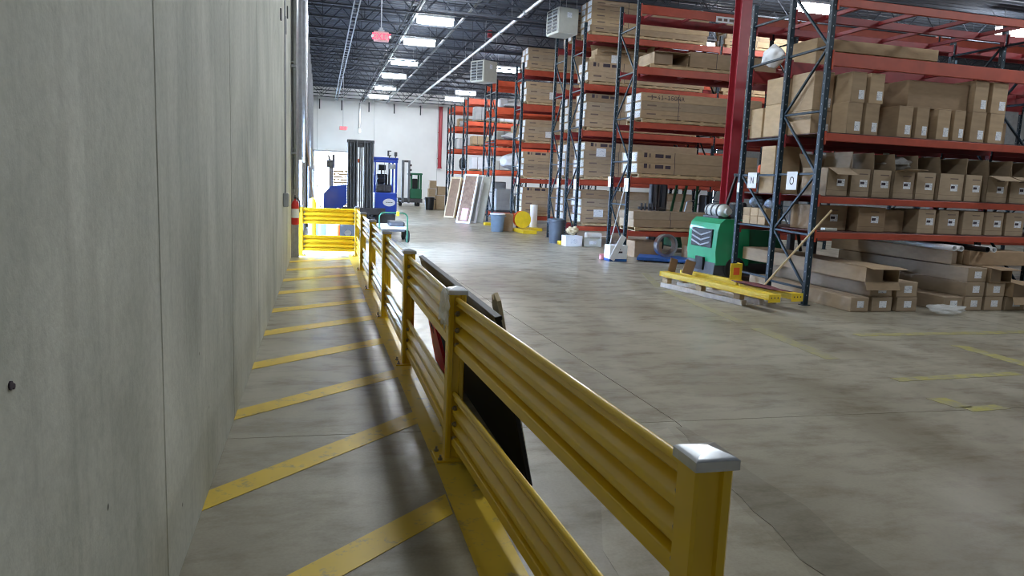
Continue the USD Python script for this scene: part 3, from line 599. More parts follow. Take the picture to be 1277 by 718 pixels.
# cartons standing in the end frame, their sides to the aisle
def endbox(label, x0, dx, y0, y1, z0, z1, style='plain', tone=2): return carton(label, (dx, round(y1 - y0, 2), round(z1 - z0, 2)), (x0 + dx / 2, (y0 + y1) / 2, z0), style, tone=tone)
endbox('lower labelled carton in the rack end above the O sign', 7.42, .36, 10.10, 10.66, Z3, Z3 + .36, 'sticker', 0)
endbox('big labelled carton in the rack end above the O sign', 7.42, .36, 10.10, 10.66, Z3 + .362, Z3 + .95, 'sticker', 0)
endbox('lower tall carton behind the middle post of the nearest rack', 7.42, .5, 10.82, 11.36, Z3, Z3 + .53)
endbox('upper tall carton behind the middle post of the nearest rack', 7.42, .5, 10.82, 11.36, Z3 + .532, Z3 + .96)
endbox('shorter carton beside the rear post of the nearest rack, above N', 7.42, .5, 11.42, 11.78, Z3, Z3 + .50)
endbox('tall plain carton on the shelf behind the N sign', 7.42, .5, 10.95, 11.35, 1.715, 2.52)
# --- shelf two: open-topped cartons
Z2 = 1.716
O2 = [(7.55, 7.93, 'openA'), (7.98, 8.33, 'openF'), (8.38, 8.72, 'openF'), (8.78, 9.17, 'openC'), (9.21, 9.58, 'openF'), (9.66, 10.14, 'openB'), (10.18, 10.51, 'openF'), (10.63, 11.06, 'openE'), (11.11, 11.52, 'openE')]
for i, (x0, x1, st) in enumerate(O2): boxat(f'open topped brown carton, {ORD[i]} from left on the second shelf, nearest rack', x0, x1, R1Y, .62, Z2, Z2 + .425, st, tone=3)
for i, (x0, x1, z1, tn) in enumerate(((7.98, 8.5, .62, 2), (8.55, 9.0, .72, 1), (9.4, 10.2, .50, 1), (10.3, 10.95, .58, 2), (11.05, 11.5, .6, 2))): boxat(f'carton set back in the shadow of the second shelf, {ORD[i]} from left', x0, x1, R1Y + 1.12, .75, Z2, Z2 + z1, 'plain', tone=tn)
endbox('taped carton behind the O sign', 7.98, .38, 10.40, 10.70, Z2, Z2 + .42, 'plain', 3)
# --- shelf one
Z1 = 1.171
for i, (x0, x1, st, off) in enumerate(((7.62, 8.22, 'mid', .30), (8.29, 8.80, 'mid', .12), (9.33, 9.67, 'mid', 0), (9.74, 10.13, 'mid', 0), (10.23, 10.64, 'mid', 0), (10.70, 11.06, 'mid', 0), (11.12, 11.5, 'mid', 0))):
    boxat(f'brown carton, {ORD[i]} from left on the lowest shelf of the nearest rack', x0, x1, R1Y + off, .62, Z1, Z1 + .385, st, tone=3 if i > 1 else 1)
boxat('long carton lying deep on the lowest shelf, nearest rack', 8.86, 9.28, R1Y + .25, .70, Z1, Z1 + .36, 'plain', tone=1)
for i in range(3):
    for k in range(2): endbox(f'small pale carton under the N sign, {ORD[i]} from the rear post, {"upper" if k else "lower"} row', 7.40, .3, 11.52 - i * .235, 11.74 - i * .235, Z1 + k * .142, Z1 + k * .142 + .14, 'plain', 2)
# bags, scrap and cloth on the shelves
def lump(s, seed, rough=.5, lvl=3):
    g = trimesh.creation.icosphere(lvl, 1.0); v = np.array(g.vertices); v = v * (1 - rough / 2 + rough * meshkit.noise(v * 2.2 + 9, seed))[:, None]
    v += .10 * (meshkit.noise(v * 7, seed + 1) - .5)[:, None] * v; v = v * np.array(s) / 2; v[:, 2] -= v[:, 2].min(); return v, np.array(g.faces)
solo('cloth_bundle', lump((.26, .24, .20), 2), 'cloth_blue', 'light blue cloth bundle above the small pale cartons', 'cloth', (7.56, 11.58, Z1 + .285), smooth=True)
solo('cloth_bundle', lump((.28, .28, .18), 4), 'cloth_blue', 'crumpled blue cloth beside the middle post, under the N sign', 'cloth', (7.60, 11.15, Z1 + .285), smooth=True)
solo('plastic_bag', lump((.42, .5, .2), 6, .7), 'plastic_film', 'clear plastic bag on top of an open carton, second shelf', 'plastic bag', (9.02, R1Y + .3, Z2 + .43), smooth=True)
solo('plastic_bag', lump((.62, .34, .14), 11, .8), 'plastic_film', 'clear plastic bag lying on the floor before the long cartons', 'plastic bag', (9.20, 8.86, .004), smooth=True)
solo('tube', cyl((9.35, R1Y + .9, Z2 + .43), (9.37, R1Y + .9, Z2 + .76), .05, 12), 'beige_metal', 'upright pale tube behind the open cartons of the second shelf', 'tube')
solo('packing_box', bx(-.11, .11, -.06, .06, 0, .045), 'beige_metal', 'small flat pale box at the left of the lowest shelf', 'box', (7.75, R1Y + .1, Z1))
# beacon and signs
bc = thing('beacon_lamp', 'small amber beacon behind the N sign', 'beacon', (7.52, 11.5, 2.07)); part(bc, 'dome', mv(lathe([(.001, .14), (.03, .13), (.045, .10), (.05, .03), (.05, 0)], 12), (0, 0, 0)), 'safety_orange'); part(bc, 'base', cyl((0, 0, -.34), (0, 0, 0), .03, 10), 'charcoal')
def paper(label, letter, x, y, z, w, h, thin=True):
    t = thing('paper_sign', label, 'sign', (x, y, z)); part(t, 'sheet', bx(-.004, 0, -w / 2, w / 2, -h / 2, h / 2, .0008), 'paper_white')
    if letter:
        m = text(letter, h * .42, .0015); m = mv(m, (-m[0][:, 0].max() / 2, -h * .21, 0))
        part(t, 'lettering', mv(m, (-.0042, 0, 0), FACE_MX), 'ink', f'handwritten letter {letter}', smooth=False)
    return t
paper('white paper sign with the letter N', 'N', 7.325, 11.42, 1.93, .27, .27); paper('white paper sign with the letter O', 'O', 7.325, 10.30, 1.93, .27, .29)
paper('small white tag on the rear post of the nearest rack', '', 7.318, 11.83, 1.80, .08, .17)
# --- long cartons on the floor under the nearest rack, their ends towards the aisle
def floorbox(label, x0, x1, yf, L, z0, z1, style='floorbox', tone=3): return carton(label, (round(x1 - x0, 2), L, round(z1 - z0, 2)), ((x0 + x1) / 2, yf + L / 2, z0), style, tone=tone)
FL = [(7.70, 8.02), (8.08, 8.44), (8.53, 8.90)]
for i, (x0, x1) in enumerate(FL): floorbox(f'long carton on the floor, {ORD[i]} from the yellow beams', x0, x1, 9.12, 2.7, .003, .223)
floorbox('long open flapped carton, second layer of the left floor pile', 8.06, 8.46, 9.16, 2.7, .226, .440)
floorbox('long labelled carton, second layer right side of the left floor pile', 8.52, 8.90, 9.14, 2.6, .226, .455)
def opencarton(label, x0, x1, yf, L, z0, z1, tone, flap=True, low=True):
    """a long carton open at its near end"""
    t = thing('open_carton', label, 'cardboard box', ((x0 + x1) / 2, yf, z0)); a, h, th = (x1 - x0) / 2, z1 - z0, .008; mat = f'cardboard_{tone}'
    part(t, 'wall', bx(-a, -a + th, 0, L, 0, h, .002), mat); part(t, 'wall', bx(a - th, a, 0, L, 0, h, .002), mat); part(t, 'top', bx(-a, a, 0, L, h - th, h, .002), mat); part(t, 'bottom', bx(-a, a, 0, L, 0, th, .002), mat); part(t, 'end', bx(-a, a, L - th, L, 0, h, .002), mat)
    part(t, 'inner_pack', bx(-a + .012, a * .1, .02, L - .02, .012, h - .012), 'cardboard_inside')
    if flap: part(t, 'flap', mv(bx(-a, a, -.16, 0, -.005, 0, .0015), (0, 0, h), rot('x', 6)), mat)
    if flap and low: part(t, 'flap', mv(bx(-a, a, -.12, 0, 0, .005, .0015), (0, -.004, 0), rot('x', 70)), mat)
    return t
opencarton('long open ended carton on top of the left floor pile', 7.86, 8.46, 9.06, 3.3, .458, .690, 0)
floorbox('short long carton alone between the two floor piles', 9.43, 9.80, 9.15, 2.2, .003, .225)
for i, (x0, x1) in enumerate(((9.86, 10.21), (10.26, 10.62), (10.68, 11.1), (11.15, 11.55))): floorbox(f'long carton in the bottom row of the right floor pile, {ORD[i]} from left', x0, x1, 9.17, 3.0, .003, .223)
for i, (x0, x1) in enumerate(((9.86, 10.22), (10.27, 10.63))): floorbox(f'long carton in the second row of the right floor pile, {ORD[i]} from left', x0, x1, 9.17, 3.0, .226, .452)
opencarton('open carton with a hanging flap at the right edge of the floor pile', 10.72, 11.2, 9.1, 2.9, .226, .46, 0)
floorbox('long labelled carton, third row of the right floor pile', 9.87, 10.24, 9.18, 3.0, .455, .682)
opencarton('open ended carton, third row of the right floor pile', 10.28, 10.70, 9.14, 2.9, .459, .69, 1, True, False)
opencarton('long dark ended carton on top of the right floor pile', 9.90, 10.12, 9.55, 2.9, .694, .925, 0, False)
boxat('plain long carton on the right of the floor pile top', 10.2, 11.4, 9.5, 1.6, .694, .92, 'plain', tone=1)
def pipe(label, p0, p1, r, mat):
    p0, p1 = np.array(p0, float), np.array(p1, float); ri = r * .84; n = 14; a, b, d = basis(p1 - p0); th = np.arange(n) * 2 * np.pi / n; ring = np.cos(th)[:, None] * a + np.sin(th)[:, None] * b
    v = np.vstack([p0 + ring * r, p1 + ring * r, p1 + ring * ri, p0 + ring * ri]); i = np.arange(n); k = (i + 1) % n; f = []
    for q in range(4):
        A, B = q * n, ((q + 1) % 4) * n; f += [np.c_[i + A, k + A, k + B], np.c_[i + A, k + B, i + B]]
    return solo('duct_tube', (v, np.vstack(f)), mat, label, 'tube')
pipe('white square tube, left of two on the right floor pile', (9.72, 9.35, .972), (9.98, 11.7, .972), .044, 'paper_white'); pipe('white tube, right of two on the right floor pile', (9.83, 9.32, .972), (10.09, 11.7, .972), .044, 'paper_white')
pipe('black tube lying on the right floor pile', (10.32, 9.30, .967), (10.5, 11.6, .967), .044, 'black_plastic'); pipe('white tube beside the black tube on the floor pile', (10.46, 9.3, .967), (10.64, 11.6, .967), .044, 'paper_white')
# --- top of the nearest rack and what lies beyond
for i, (x0, x1, y0, z0, z1) in enumerate(((7.95, 9.4, .05, 3.856, 4.10), (9.5, 11.3, .05, 3.856, 4.05))):
    boxat(f'flat packed boards on the upper shelf of the nearest rack, {"left" if i == 0 else "right"} bay half', x0, x1, R1Y + 1.10, .85, z0, z1, 'plain', tone=2)
boxat('broad pale carton on the upper rear shelf of the nearest rack', 7.95, 10.4, R1Y + 1.1, .8, 4.107, 4.30, 'plain', tone=2)
rl = thing('wrapped_roll', 'white film wrapped bundle hanging off the rear shelf of the nearest rack', 'bundle', (7.55, 11.45, 3.852)); part(rl, 'bundle', lump((.3, .5, .36), 21, .4), 'paper_white', smooth=True); part(rl, 'band', mv(lathe([(.13, -.03), (.16, -.03), (.16, .03), (.13, .03)], 14, 'x'), (0, 0, .17)), 'cardboard_dark')

# --- racks two to five: long printed cartons on pallets, their white labelled ends to the aisle
PAL = {}
def pallet(label, dx, dy, pos, group='pallets under the long cartons', mat='wood_pallet'):
    key = (dx, dy, mat)
    if key in PAL: return copy(PAL[key], label, pos, 0, group)
    t = thing('wooden_pallet', label, 'pallet', pos, group=group); PAL[key] = t
    for k in range(3): part(t, 'stringer', bx(-dx / 2, dx / 2, -dy / 2 + k * (dy - .05) / 2, -dy / 2 + k * (dy - .05) / 2 + .05, .02, .085, .003), mat)
    n = max(5, int(dx / .42))
    for k in range(n): x = -dx / 2 + .05 + k * (dx - .1) / (n - 1); part(t, 'deck_board', bx(x - .05, x + .05, -dy / 2, dy / 2, .086, .104, .002), mat)
    for k in range(3): x = -dx / 2 + .05 + k * (dx - .1) / 2; part(t, 'bottom_board', bx(x - .05, x + .05, -dy / 2, dy / 2, .001, .019, .002), mat)
    return t
LV = ['lowest', 'second', 'third', 'fourth', 'top']
def stack(rk, lv, x0, yf, z, L, rows, h, cols=2, d=.44, style='long', jit=.03, pal=True, tones=(0, 2, 0), mark=None, side=''):
    if pal: pallet(f'wooden pallet on the {LV[lv]} level of the {rk} rack{side}', round(L - .1, 2), round(cols * d, 2), (x0 + L / 2, yf + cols * d / 2, z + .002)); z += .107
    for c in range(cols):
        for r in range(rows):
            st = mark if (mark and c == 0 and r in (rows - 1,)) else style
            carton(f'long carton, {ORD[r]} from below, {"front" if c == 0 else "rear"} row, {LV[lv]} level, {rk} rack{side}', (L, d - .012, h), (x0 + L / 2 + float(RNG.uniform(-jit, jit)), yf + c * d + d / 2, z + r * (h + .0015)), st, tone=tones[r % len(tones)])
for lv, (rows, h, L, mk) in enumerate(((4, .235, 3.6, 'long'), (4, .245, 3.6, 'longmark'), (4, .235, 3.6, 'longmark'), (2, .27, 3.7, 'longmark'), (5, .172, 3.7, 'long'))):
    zt = L3[lv][0]
    stack('third', lv, X0 + .17, 20.30, zt, L, rows, h, style='long', mark=mk, tones=(0, 2, 2, 0) if lv == 4 else (0, 0, 3, 1))
    if lv in (2, 3, 4): stack('third', lv, X0 + .17 + BAY, 20.30, zt, 3.6, max(2, rows - 1), h, cols=1, d=.6, tones=(2, 0), side=', second bay')
    if lv != 3: stack('fourth', lv, X0 + .17, 21.92, zt, 3.4, rows, h, cols=2, tones=(0, 1))
stack('third', 3, X0 + .35, 20.36, L3[3][0] + .655, 1.7, 1, .19, cols=1, d=.5, style='longplain', pal=False, tones=(2,), side=', loose on top')
ob = boxat('yellowish torn open carton on the fourth level of the third rack', X0 + .45, X0 + 2.2, 20.4, .5, L3[3][0] + .85, L3[3][0] + 1.03, 'openA', tone=2)
for lv, (rows, h, mk, tn) in ((0, (2, .19, None, (0, 3))), (1, (2, .26, 'longmark', (0, 0))), (2, (3, .20, None, (0, 3)))):
    stack('second', lv, X0 + .22, 16.62, L2[lv][0], 3.3, rows, h, cols=2, d=.48, mark=mk, style='long' if lv == 2 else 'longmark' if lv == 1 else 'longplain', tones=tn)
    if lv: stack('second', lv, X0 + .15 + BAY, 16.62, L2[lv][0], 3.6, rows, h, cols=1, d=.6, style='longplain', tones=(1, 0), side=', second bay')
opencarton('long torn open carton on a pallet on the fourth level of the second rack', X0 + .5, X0 + .5 + .9, 16.66, .9, L2[3][0] + .112, L2[3][0] + .40, 0, True, False)
pallet('wooden pallet on the fourth level of the second rack', 3.4, .92, (X0 + 2.1, 17.1, L2[3][0] + .002))
carton('long tan carton on the fourth level of the second rack', (2.4, .9, .36), (X0 + 2.65, 17.12, L2[3][0] + .108), 'longplain', tone=0)
carton('long carton on the fourth level of the second rack, second bay', (3.4, .9, .36), (X0 + 2.1 + BAY, 17.12, L2[3][0] + .01), 'longplain', tone=0)
m = text('1-41-150NA', .10, .0015, False)
solo('handwriting', mv(face_my(m), (X0 + .45, 16.6235, L2[2][0] + .107 + .455)), 'ink', 'dark handwritten code on the top carton of the second rack', 'lettering', smooth=False)
for lv, (rows, h) in enumerate(((4, .245), (4, .225), (3, .25), (3, .24), (3, .235))):
    stack('fifth', lv, X0 + .10, 26.62, L5[lv][0], 3.4, rows, h, cols=2, d=.45, tones=(0, 3, 0), mark='longmark' if lv in (0, 1) else None)
# white labels on carton sides and posts
for i, (x, y, z, w, h) in enumerate(((X0 + .70, 20.296, 2.58, .30, .24), (X0 + .72, 20.296, .82, .30, .22), (X0 + 1.05, 26.616, 3.45, .28, .22), (X0 + 1.15, 26.616, 4.85, .30, .26), (X0 + 1.0, 20.296, 5.25, .30, .22))):
    solo('paper_label', quad_my(-w / 2, w / 2, 0, h, 0, .002), 'sticker_big', f'white paper label on a carton stack, {("second level third rack", "lowest level third rack", "third level fifth rack", "fourth level fifth rack", "fourth level third rack")[i]}', 'label', (x, y, z))
for i, (x, y, z, w, h) in enumerate(((7.20, 16.6, 1.78, .26, .32), (7.19, 17.65, 1.85, .18, .26), (7.2, 20.32, 1.75, .22, .30), (7.19, 21.9, 1.78, .22, .28), (7.15, 26.6, 1.8, .2, .26))):
    paper(('blank white paper sign on the nearer post of the second rack', 'small white paper on the farther post of the second rack', 'white paper on the end post of the third rack', 'white paper on the end post of the fourth rack', 'white paper on the end post of the fifth rack')[i], '', x, y, z, w, h)
ls = thing('load_sign', 'white load limit strip on the top beam of the second rack', 'sign', (X0 + 2.35, 16.54, 5.83)); part(ls, 'plate', bx(-.36, .36, -.003, 0, -.075, .075, .001), 'paper_white')
for a, b in ((-.31, -.2), (-.15, -.05), (.0, .30)): part(ls, 'printed_mark', quad_my(a, b, -.03, .03, -.003, .001), 'ink_faded')
# far racks: white rolls, wrapped goods, bins
def roll(label, x, y, z, L, r, mat='paper_white'):
    t = thing('film_roll', label, 'roll', (x, y, z)); part(t, 'wrap', cyl((0, 0, r), (L, 0, r), r, 16), mat); part(t, 'core', J(cyl((-.015, 0, r), (L + .015, 0, r), r * .3, 10)), 'cardboard_inside')
roll('left white roll on the upper orange beam of the farthest rack', X0 + .4, 41.5, 4.74, 1.2, .17); roll('right white roll on the upper orange beam of the farthest rack', X0 + 1.8, 41.5, 4.74, 1.6, .17)
wb = thing('wrapped_pallet', 'white wrapped goods with teal stripes on the farthest rack', 'wrapped goods', (X0 + .3, 41.1, 3.50))
part(wb, 'block', bx(0, .9, 0, .8, 0, .62, .03), 'paper_white')
for k in range(3): part(wb, 'stripe', bx(.9, 2.0, 0, .8, k * .17 + .02, k * .17 + .16, .02), 'teal')
for i, (x, y, z, s, mt) in enumerate(((X0 + .4, 41.15, 2.29, (.4, .6, .75), 'charcoal'), (X0 + 1.0, 41.15, 2.29, (.9, .6, .62), 'beige_metal'), (X0 + 2.1, 41.2, 2.29, (.5, .5, .8), 'black_plastic'), (X0 + .3, 30.55, 2.25, (1.5, .9, .8), 'paper_white'), (X0 + .35, 30.6, 3.52, (1.3, .9, .35), 'paper_white'), (X0 + .3, 30.6, 4.86, (1.4, .8, .3), 'paper_white'), (X0 + 2.0, 30.6, 2.25, (1.4, .9, .9), 'grey_metal'))):
    solo('wrapped_bundle', lump(s, 30 + i, .25, 3), mt, ('dark wrapped bundle on the farthest rack', 'beige wrapped bundle on the farthest rack', 'black wrapped bundle on the farthest rack', 'large white wrapped bundle on the sixth rack', 'flat white bundle on the third level of the sixth rack', 'flat white bundle high on the sixth rack', 'grey wrapped bundle on the sixth rack')[i], 'wrapped goods', (x + s[0] / 2, y + s[1] / 2, z), smooth=True)
k_ = 0
for y, lv, xs_ in ((30.6, 2.236, (8.9,)), (30.6, 3.505, (8.0, 9.3)), (30.6, 4.845, (8.7, 9.9)), (31.75, 3.505, (7.5, 8.8)), (31.75, 4.845, (7.6, 9.2)), (37.1, 2.255, (7.5, 8.6)), (37.1, 3.505, (7.5, 9.0)), (37.1, 4.725, (7.6, 8.9)), (41.2, 3.485, (9.6,)), (42.25, 4.725, (7.7, 9.0)), (42.25, 3.485, (7.6, 8.9))):
    for x in xs_:
        k_ += 1; w = float(RNG.uniform(.7, 1.15)); h = float(RNG.uniform(.35, .75)); mt = ('paper_white', 'beige_metal', 'cardboard_2', 'paper_white', 'grey_metal')[k_ % 5]
        t = thing('wrapped_pallet', f'{("white", "beige", "brown", "white", "grey")[k_ % 5]} wrapped load, {"left" if x == xs_[0] else "right"}, {"second" if lv < 3 else "third" if lv < 4 else "fourth"} level, {"front of sixth" if y < 31 else "rear of sixth" if y < 33 else "seventh" if y < 40 else "front of farthest" if y < 42 else "rear of farthest"} rack', 'wrapped goods', (x, y, lv))
        part(t, 'load', bx(0, w, 0, .7, .09, .09 + h, .04), mt); part(t, 'pallet_board', bx(0, w, 0, .7, .06, .085, .004), 'wood_pallet')
        for q in (.02, w / 2 - .04, w - .10): part(t, 'pallet_block', bx(q, q + .08, .02, .68, 0, .06, .004), 'wood_pallet')
        part(t, 'strap', J(bx(w * .3, w * .3 + .02, -.002, .702, .088, .092 + h, .001)), 'ink')
for i, (x, y, w, d, h, z) in enumerate(((7.3, 30.6, .8, .8, 1.0, .453), (8.3, 30.7, .9, .7, .7, .453), (7.3, 37.1, .8, .7, 1.4, .0), (7.35, 41.2, .8, .75, 1.4, .0), (7.4, 31.7, .6, .5, 1.3, .453), (8.2, 37.1, 1.0, .7, .8, 0), (8.4, 41.2, 1.1, .7, .9, 0))):
    t = thing('machine_cabinet', f'grey machine cabinet, {ORD[i]} of those at floor level in the far racks', 'machine', (x, y, z)); part(t, 'body', bx(0, w, 0, d, .08, h, .02), 'grey_metal'); part(t, 'panel', bx(-.006, 0, .08, d - .08, .2, h - .1, .003), 'beige_metal'); part(t, 'base', bx(.04, w - .04, .04, d - .04, 0, .08), 'charcoal')
for i, (x, y, zz) in enumerate(((6.3, 42.3, 0), (6.85, 42.4, 0), (6.35, 42.35, .72), (6.9, 42.4, .85), (6.4, 42.4, 1.22))):
    w = (.5, .5, .42, .46, .4)[i]; h = (.7, .83, .48, .5, .45)[i]
    carton(f'pale stacked carton, {ORD[i]} of the pile behind the black bin by the far wall', (w, .5, h), (x, y + .6, zz + .002), 'plain', tone=2)

# ------------------------------------------------------------------ trucks
def wheel(r, w, axis='x', n=18):
    return lathe([(r * .35, -w / 2), (r * .9, -w / 2), (r, -w * .36), (r, w * .36), (r * .9, w / 2), (r * .35, w / 2)], n, axis)
def hub(r, w, axis='x'): return lathe([(.001, -w * .42), (r * .5, -w * .46), (r * .5, w * .46), (.001, w * .42)], 14, axis)
def add_wheel(t, x, y, r, w, axis='x', hubmat='beige_metal'):
    p = part(t, 'wheel', mv(wheel(r, w, axis), (x, y, r)), 'rubber'); part(p, 'hub', mv(hub(r, w, axis), (x, y, r)), hubmat)
# green counterweight forklift behind the nearest rack; its rear faces the aisle
gf = thing('forklift', 'green forklift with a gas bottle on its back, parked behind the nearest rack', 'forklift', (7.35, 13.05, 0))
hw = .56
prof = [(.03, .30), (.0, .55), (.02, .95), (.06, 1.10), (.16, 1.19), (.62, 1.19), (.70, 1.0), (.74, .30)]
cw = prism(prof, -hw, hw, 'xz'); part(gf, 'counterweight', cw, 'machine_green', smooth=25)
part(gf, 'radiator_grille', bx(-.012, .03, -.40, .40, .62, .98, .02), 'black_plastic')
for z in (.70, .80, .90): part(gf, 'grille_bar', J(bar((-.02, -.36, z + .03), (-.02, 0, z - .05), .02, .03), bar((-.02, 0, z - .05), (-.02, .36, z + .03), .02, .03)), 'zinc')
part(gf, 'chassis', prism([(.0, .10), (.02, .34), (2.25, .34), (2.25, .14), (1.9, .10)], -hw + .03, hw - .03, 'xz'), 'charcoal')
part(gf, 'tow_bracket', bx(-.03, .03, -.15, .15, .16, .42), 'black_plastic')
hood = prism([(.70, .34), (.70, 1.0), (1.30, .98), (1.42, .86), (1.5, .62), (2.15, .55), (2.2, .34)], -hw + .06, hw - .06, 'xz'); part(gf, 'hood', hood, 'machine_green_dark', smooth=25)
part(gf, 'seat', J(bx(.86, 1.32, -.26, .26, .985, 1.10, .04), mv(bx(-.06, .06, -.25, .25, 0, .5, .04), (.84, 0, 1.02), rot('y', -12))), 'black_plastic')
tk = part(gf, 'gas_bottle', mv(lathe([(.001, -.36), (.06, -.355), (.11, -.32), (.135, -.26), (.135, .26), (.11, .32), (.06, .355), (.001, .36)], 20, 'y'), (.30, 0, 1.335)), 'tank_grey')
for yk in (-.19, .02, .2): part(tk, 'clamp_band', mv(lathe([(.134, -.018), (.147, -.018), (.147, .018), (.134, .018)], 20, 'y'), (.30, yk, 1.335)), 'charcoal')
part(tk, 'collar', cyl((.30, -.43, 1.335), (.30, -.34, 1.335), .07, 12), 'tank_grey'); part(tk, 'cradle', bx(.16, .44, -.30, .30, 1.19, 1.24), 'charcoal')
for s in (-1, 1):
    part(gf, 'guard_post', J(bar((.66, s * .47, .98), (.95, s * .47, 2.05), .05, .05), bar((1.95, s * .47, .6), (1.55, s * .47, 2.05), .05, .05)), 'black_plastic')
part(gf, 'overhead_guard', J(*[bx(.9, 1.6, k * .105 - .02, k * .105 + .02, 2.04, 2.08) for k in range(-4, 5)], bx(.9, .95, -.5, .5, 2.03, 2.09), bx(1.55, 1.6, -.5, .5, 2.03, 2.09)), 'black_plastic')
for x, r in ((.45, .24), (1.85, .30)):
    for s in (-1, 1): add_wheel(gf, x, s * (hw - .09), r, .2, 'y')
part(gf, 'mast', J(bx(2.24, 2.36, -.42, -.30, .08, 2.1), bx(2.24, 2.36, .30, .42, .08, 2.1), bx(2.24, 2.36, -.3, .3, 2.0, 2.1), bx(2.24, 2.36, -.3, .3, .3, .4)), 'charcoal')
for s in (-1, 1): part(gf, 'fork', bx(2.36, 3.3, s * .25 - .05, s * .25 + .05, .04, .08), 'charcoal')
part(gf, 'steering_wheel', mv(lathe([(.15, -.012), (.17, -.012), (.17, .012), (.15, .012)], 18), (1.55, 0, 1.12), rot('y', -35)), 'black_plastic'); part(gf, 'steering_column', bar((1.75, 0, .58), (1.55, 0, 1.11), .05, .05), 'black_plastic')
# reach truck in the aisle between the second and third racks: mast and green guard struts
rt_ = thing('reach_truck', 'dark masted reach truck with slanting green struts behind the second rack', 'reach truck', (9.05, 18.7, 0))
for x in (-.20, .06): part(rt_, 'mast_channel', J(bx(x, x + .20, -.1, -.06, .06, 2.4), bx(x, x + .05, -.1, .1, .06, 2.4), bx(x + .15, x + .2, -.1, .1, .06, 2.4)), 'mast_grey')
part(rt_, 'cross_member', bx(-.2, .26, -.06, .04, 2.3, 2.4), 'charcoal'); part(rt_, 'cylinder', cyl((.03, -.04, .1), (.03, -.04, 2.2), .035, 10), 'zinc')
for k in range(5): part(rt_, 'load_backrest', bx(-.55 + k * .11, -.50 + k * .11, -.2, -.16, .95, 1.32), 'charcoal')
part(rt_, 'carriage', bx(-.6, .2, -.16, -.10, 1.15, 1.22), 'charcoal')
for k, (xa, xb) in enumerate(((.38, .62), (.72, .98), (1.3, 1.35))): part(rt_, 'guard_strut', bar((xa, .1 * k, .6), (xb, .1 * k, 2.05), .06, .06), 'machine_green_dark')
part(rt_, 'power_unit', bx(.45, 1.9, -.35, .5, .12, 1.05, .05), 'machine_green_dark'); part(rt_, 'seat_back', bx(1.4, 1.55, -.2, .2, 1.05, 1.6, .05), 'black_plastic'); part(rt_, 'roof', bx(.5, 1.9, -.35, .5, 2.03, 2.1), 'machine_green_dark')
part(rt_, 'hand_lever', tube([(.7, -.3, 1.05), (.75, -.36, 1.4), (.95, -.36, 1.45)], .015, 6), 'zinc')
for x in (-.1, 1.6):
    for s in (-.25, .4): add_wheel(rt_, x, s, .12, .1, 'y')
# big blue side loader at the far end of the walkway
bf = thing('side_loader', 'large blue four way forklift with a tall grey mast near the far loading door', 'forklift', (1.75, 26.0, 0))
def ch(x0, x1, d): return J(bx(x0, x0 + .05, -d, d, .25, 2.93), bx(x1 - .05, x1, -d, d, .25, 2.93), bx(x0, x1, d - .05, d, .25, 2.93))
part(bf, 'mast_channel', ch(-.84, -.50, .12), 'mast_grey'); part(bf, 'mast_channel', ch(-.29, .04, .12), 'mast_grey')
for x in (-.76, -.64, -.2, -.08): part(bf, 'mast_rail', bx(x, x + .045, -.13, .08, .25, 2.88), 'mast_grey')
part(bf, 'mast_head', J(bx(-.86, .06, -.10, .12, 2.86, 2.96), bx(-.5, -.29, -.06, .06, 2.72, 2.86)), 'charcoal'); part(bf, 'chain', J(bx(-.44, -.40, -.03, .0, .5, 2.75), bx(-.38, -.34, -.03, .0, .5, 2.75)), 'charcoal')
part(bf, 'carriage', bx(-1.0, .46, -.22, -.12, .42, .66), 'charcoal'); part(bf, 'fork', bx(-.78, -.66, -1.25, -.2, .30, .36), 'charcoal'); part(bf, 'fork', bx(-.12, .0, -1.25, -.2, .30, .36), 'charcoal')
part(bf, 'warning_light', cyl((-.47, .1, 2.2), (-.47, .1, 2.32), .05, 10), 'safety_orange')
cab = part(bf, 'cab_body', bx(.10, .87, .0, 1.5, .45, 1.20, .03), 'machine_blue')
part(cab, 'lower_skirt', bx(.12, .83, .02, 1.5, .06, .45, .02), 'charcoal')
for x, y in ((.06, .04), (.80, .04), (.06, 1.4), (.80, 1.4)): part(bf, 'cab_post', bx(x, x + .07, y, y + .07, 1.2, 2.34), 'machine_blue')
part(bf, 'cab_post', bx(.60, .66, .5, .56, 1.2, 2.34), 'black_plastic')
part(bf, 'cab_roof', bx(.02, .90, 0, 1.5, 2.32, 2.42, .03), 'machine_blue')
part(bf, 'cab_roof_bar', bx(.04, .88, -.02, .03, 2.24, 2.31), 'machine_blue')
part(bf, 'seat', J(bx(.22, .62, .7, 1.1, 1.2, 1.36, .05), bx(.22, .62, 1.05, 1.2, 1.3, 1.85, .06), bx(.28, .56, 1.06, 1.18, 1.98, 2.18, .05), bx(.38, .42, 1.1, 1.14, 1.8, 2.0)), 'black_plastic')
part(bf, 'dashboard', bx(.14, .7, .12, .4, 1.2, 1.48, .04), 'charcoal'); part(bf, 'steering_wheel', mv(lathe([(.14, -.012), (.165, -.012), (.165, .012), (.14, .012)], 18), (.36, .5, 1.62), rot('x', -40)), 'black_plastic')
part(bf, 'wiper', bar((.42, -.01, 1.25), (.42, -.01, 2.25), .015, .015), 'mast_grey')
for x, s in ((.58, .13), (.80, .10)): part(bf, 'work_lamp', J(bx(x - s / 2, x + s / 2, -.06, .03, 2.46, 2.46 + s * 1.5, .01), bx(x - .015, x + .015, 0, .02, 2.40, 2.47)), 'charcoal')
part(bf, 'work_lamp', bx(.57, .65, -.075, -.058, 2.50, 2.62), 'paper_white', 'white lamp glass'); part(bf, 'mirror', mv(bx(.58, .80, -.08, -.05, 2.02, 2.2, .01), (0, 0, 0)), 'zinc')
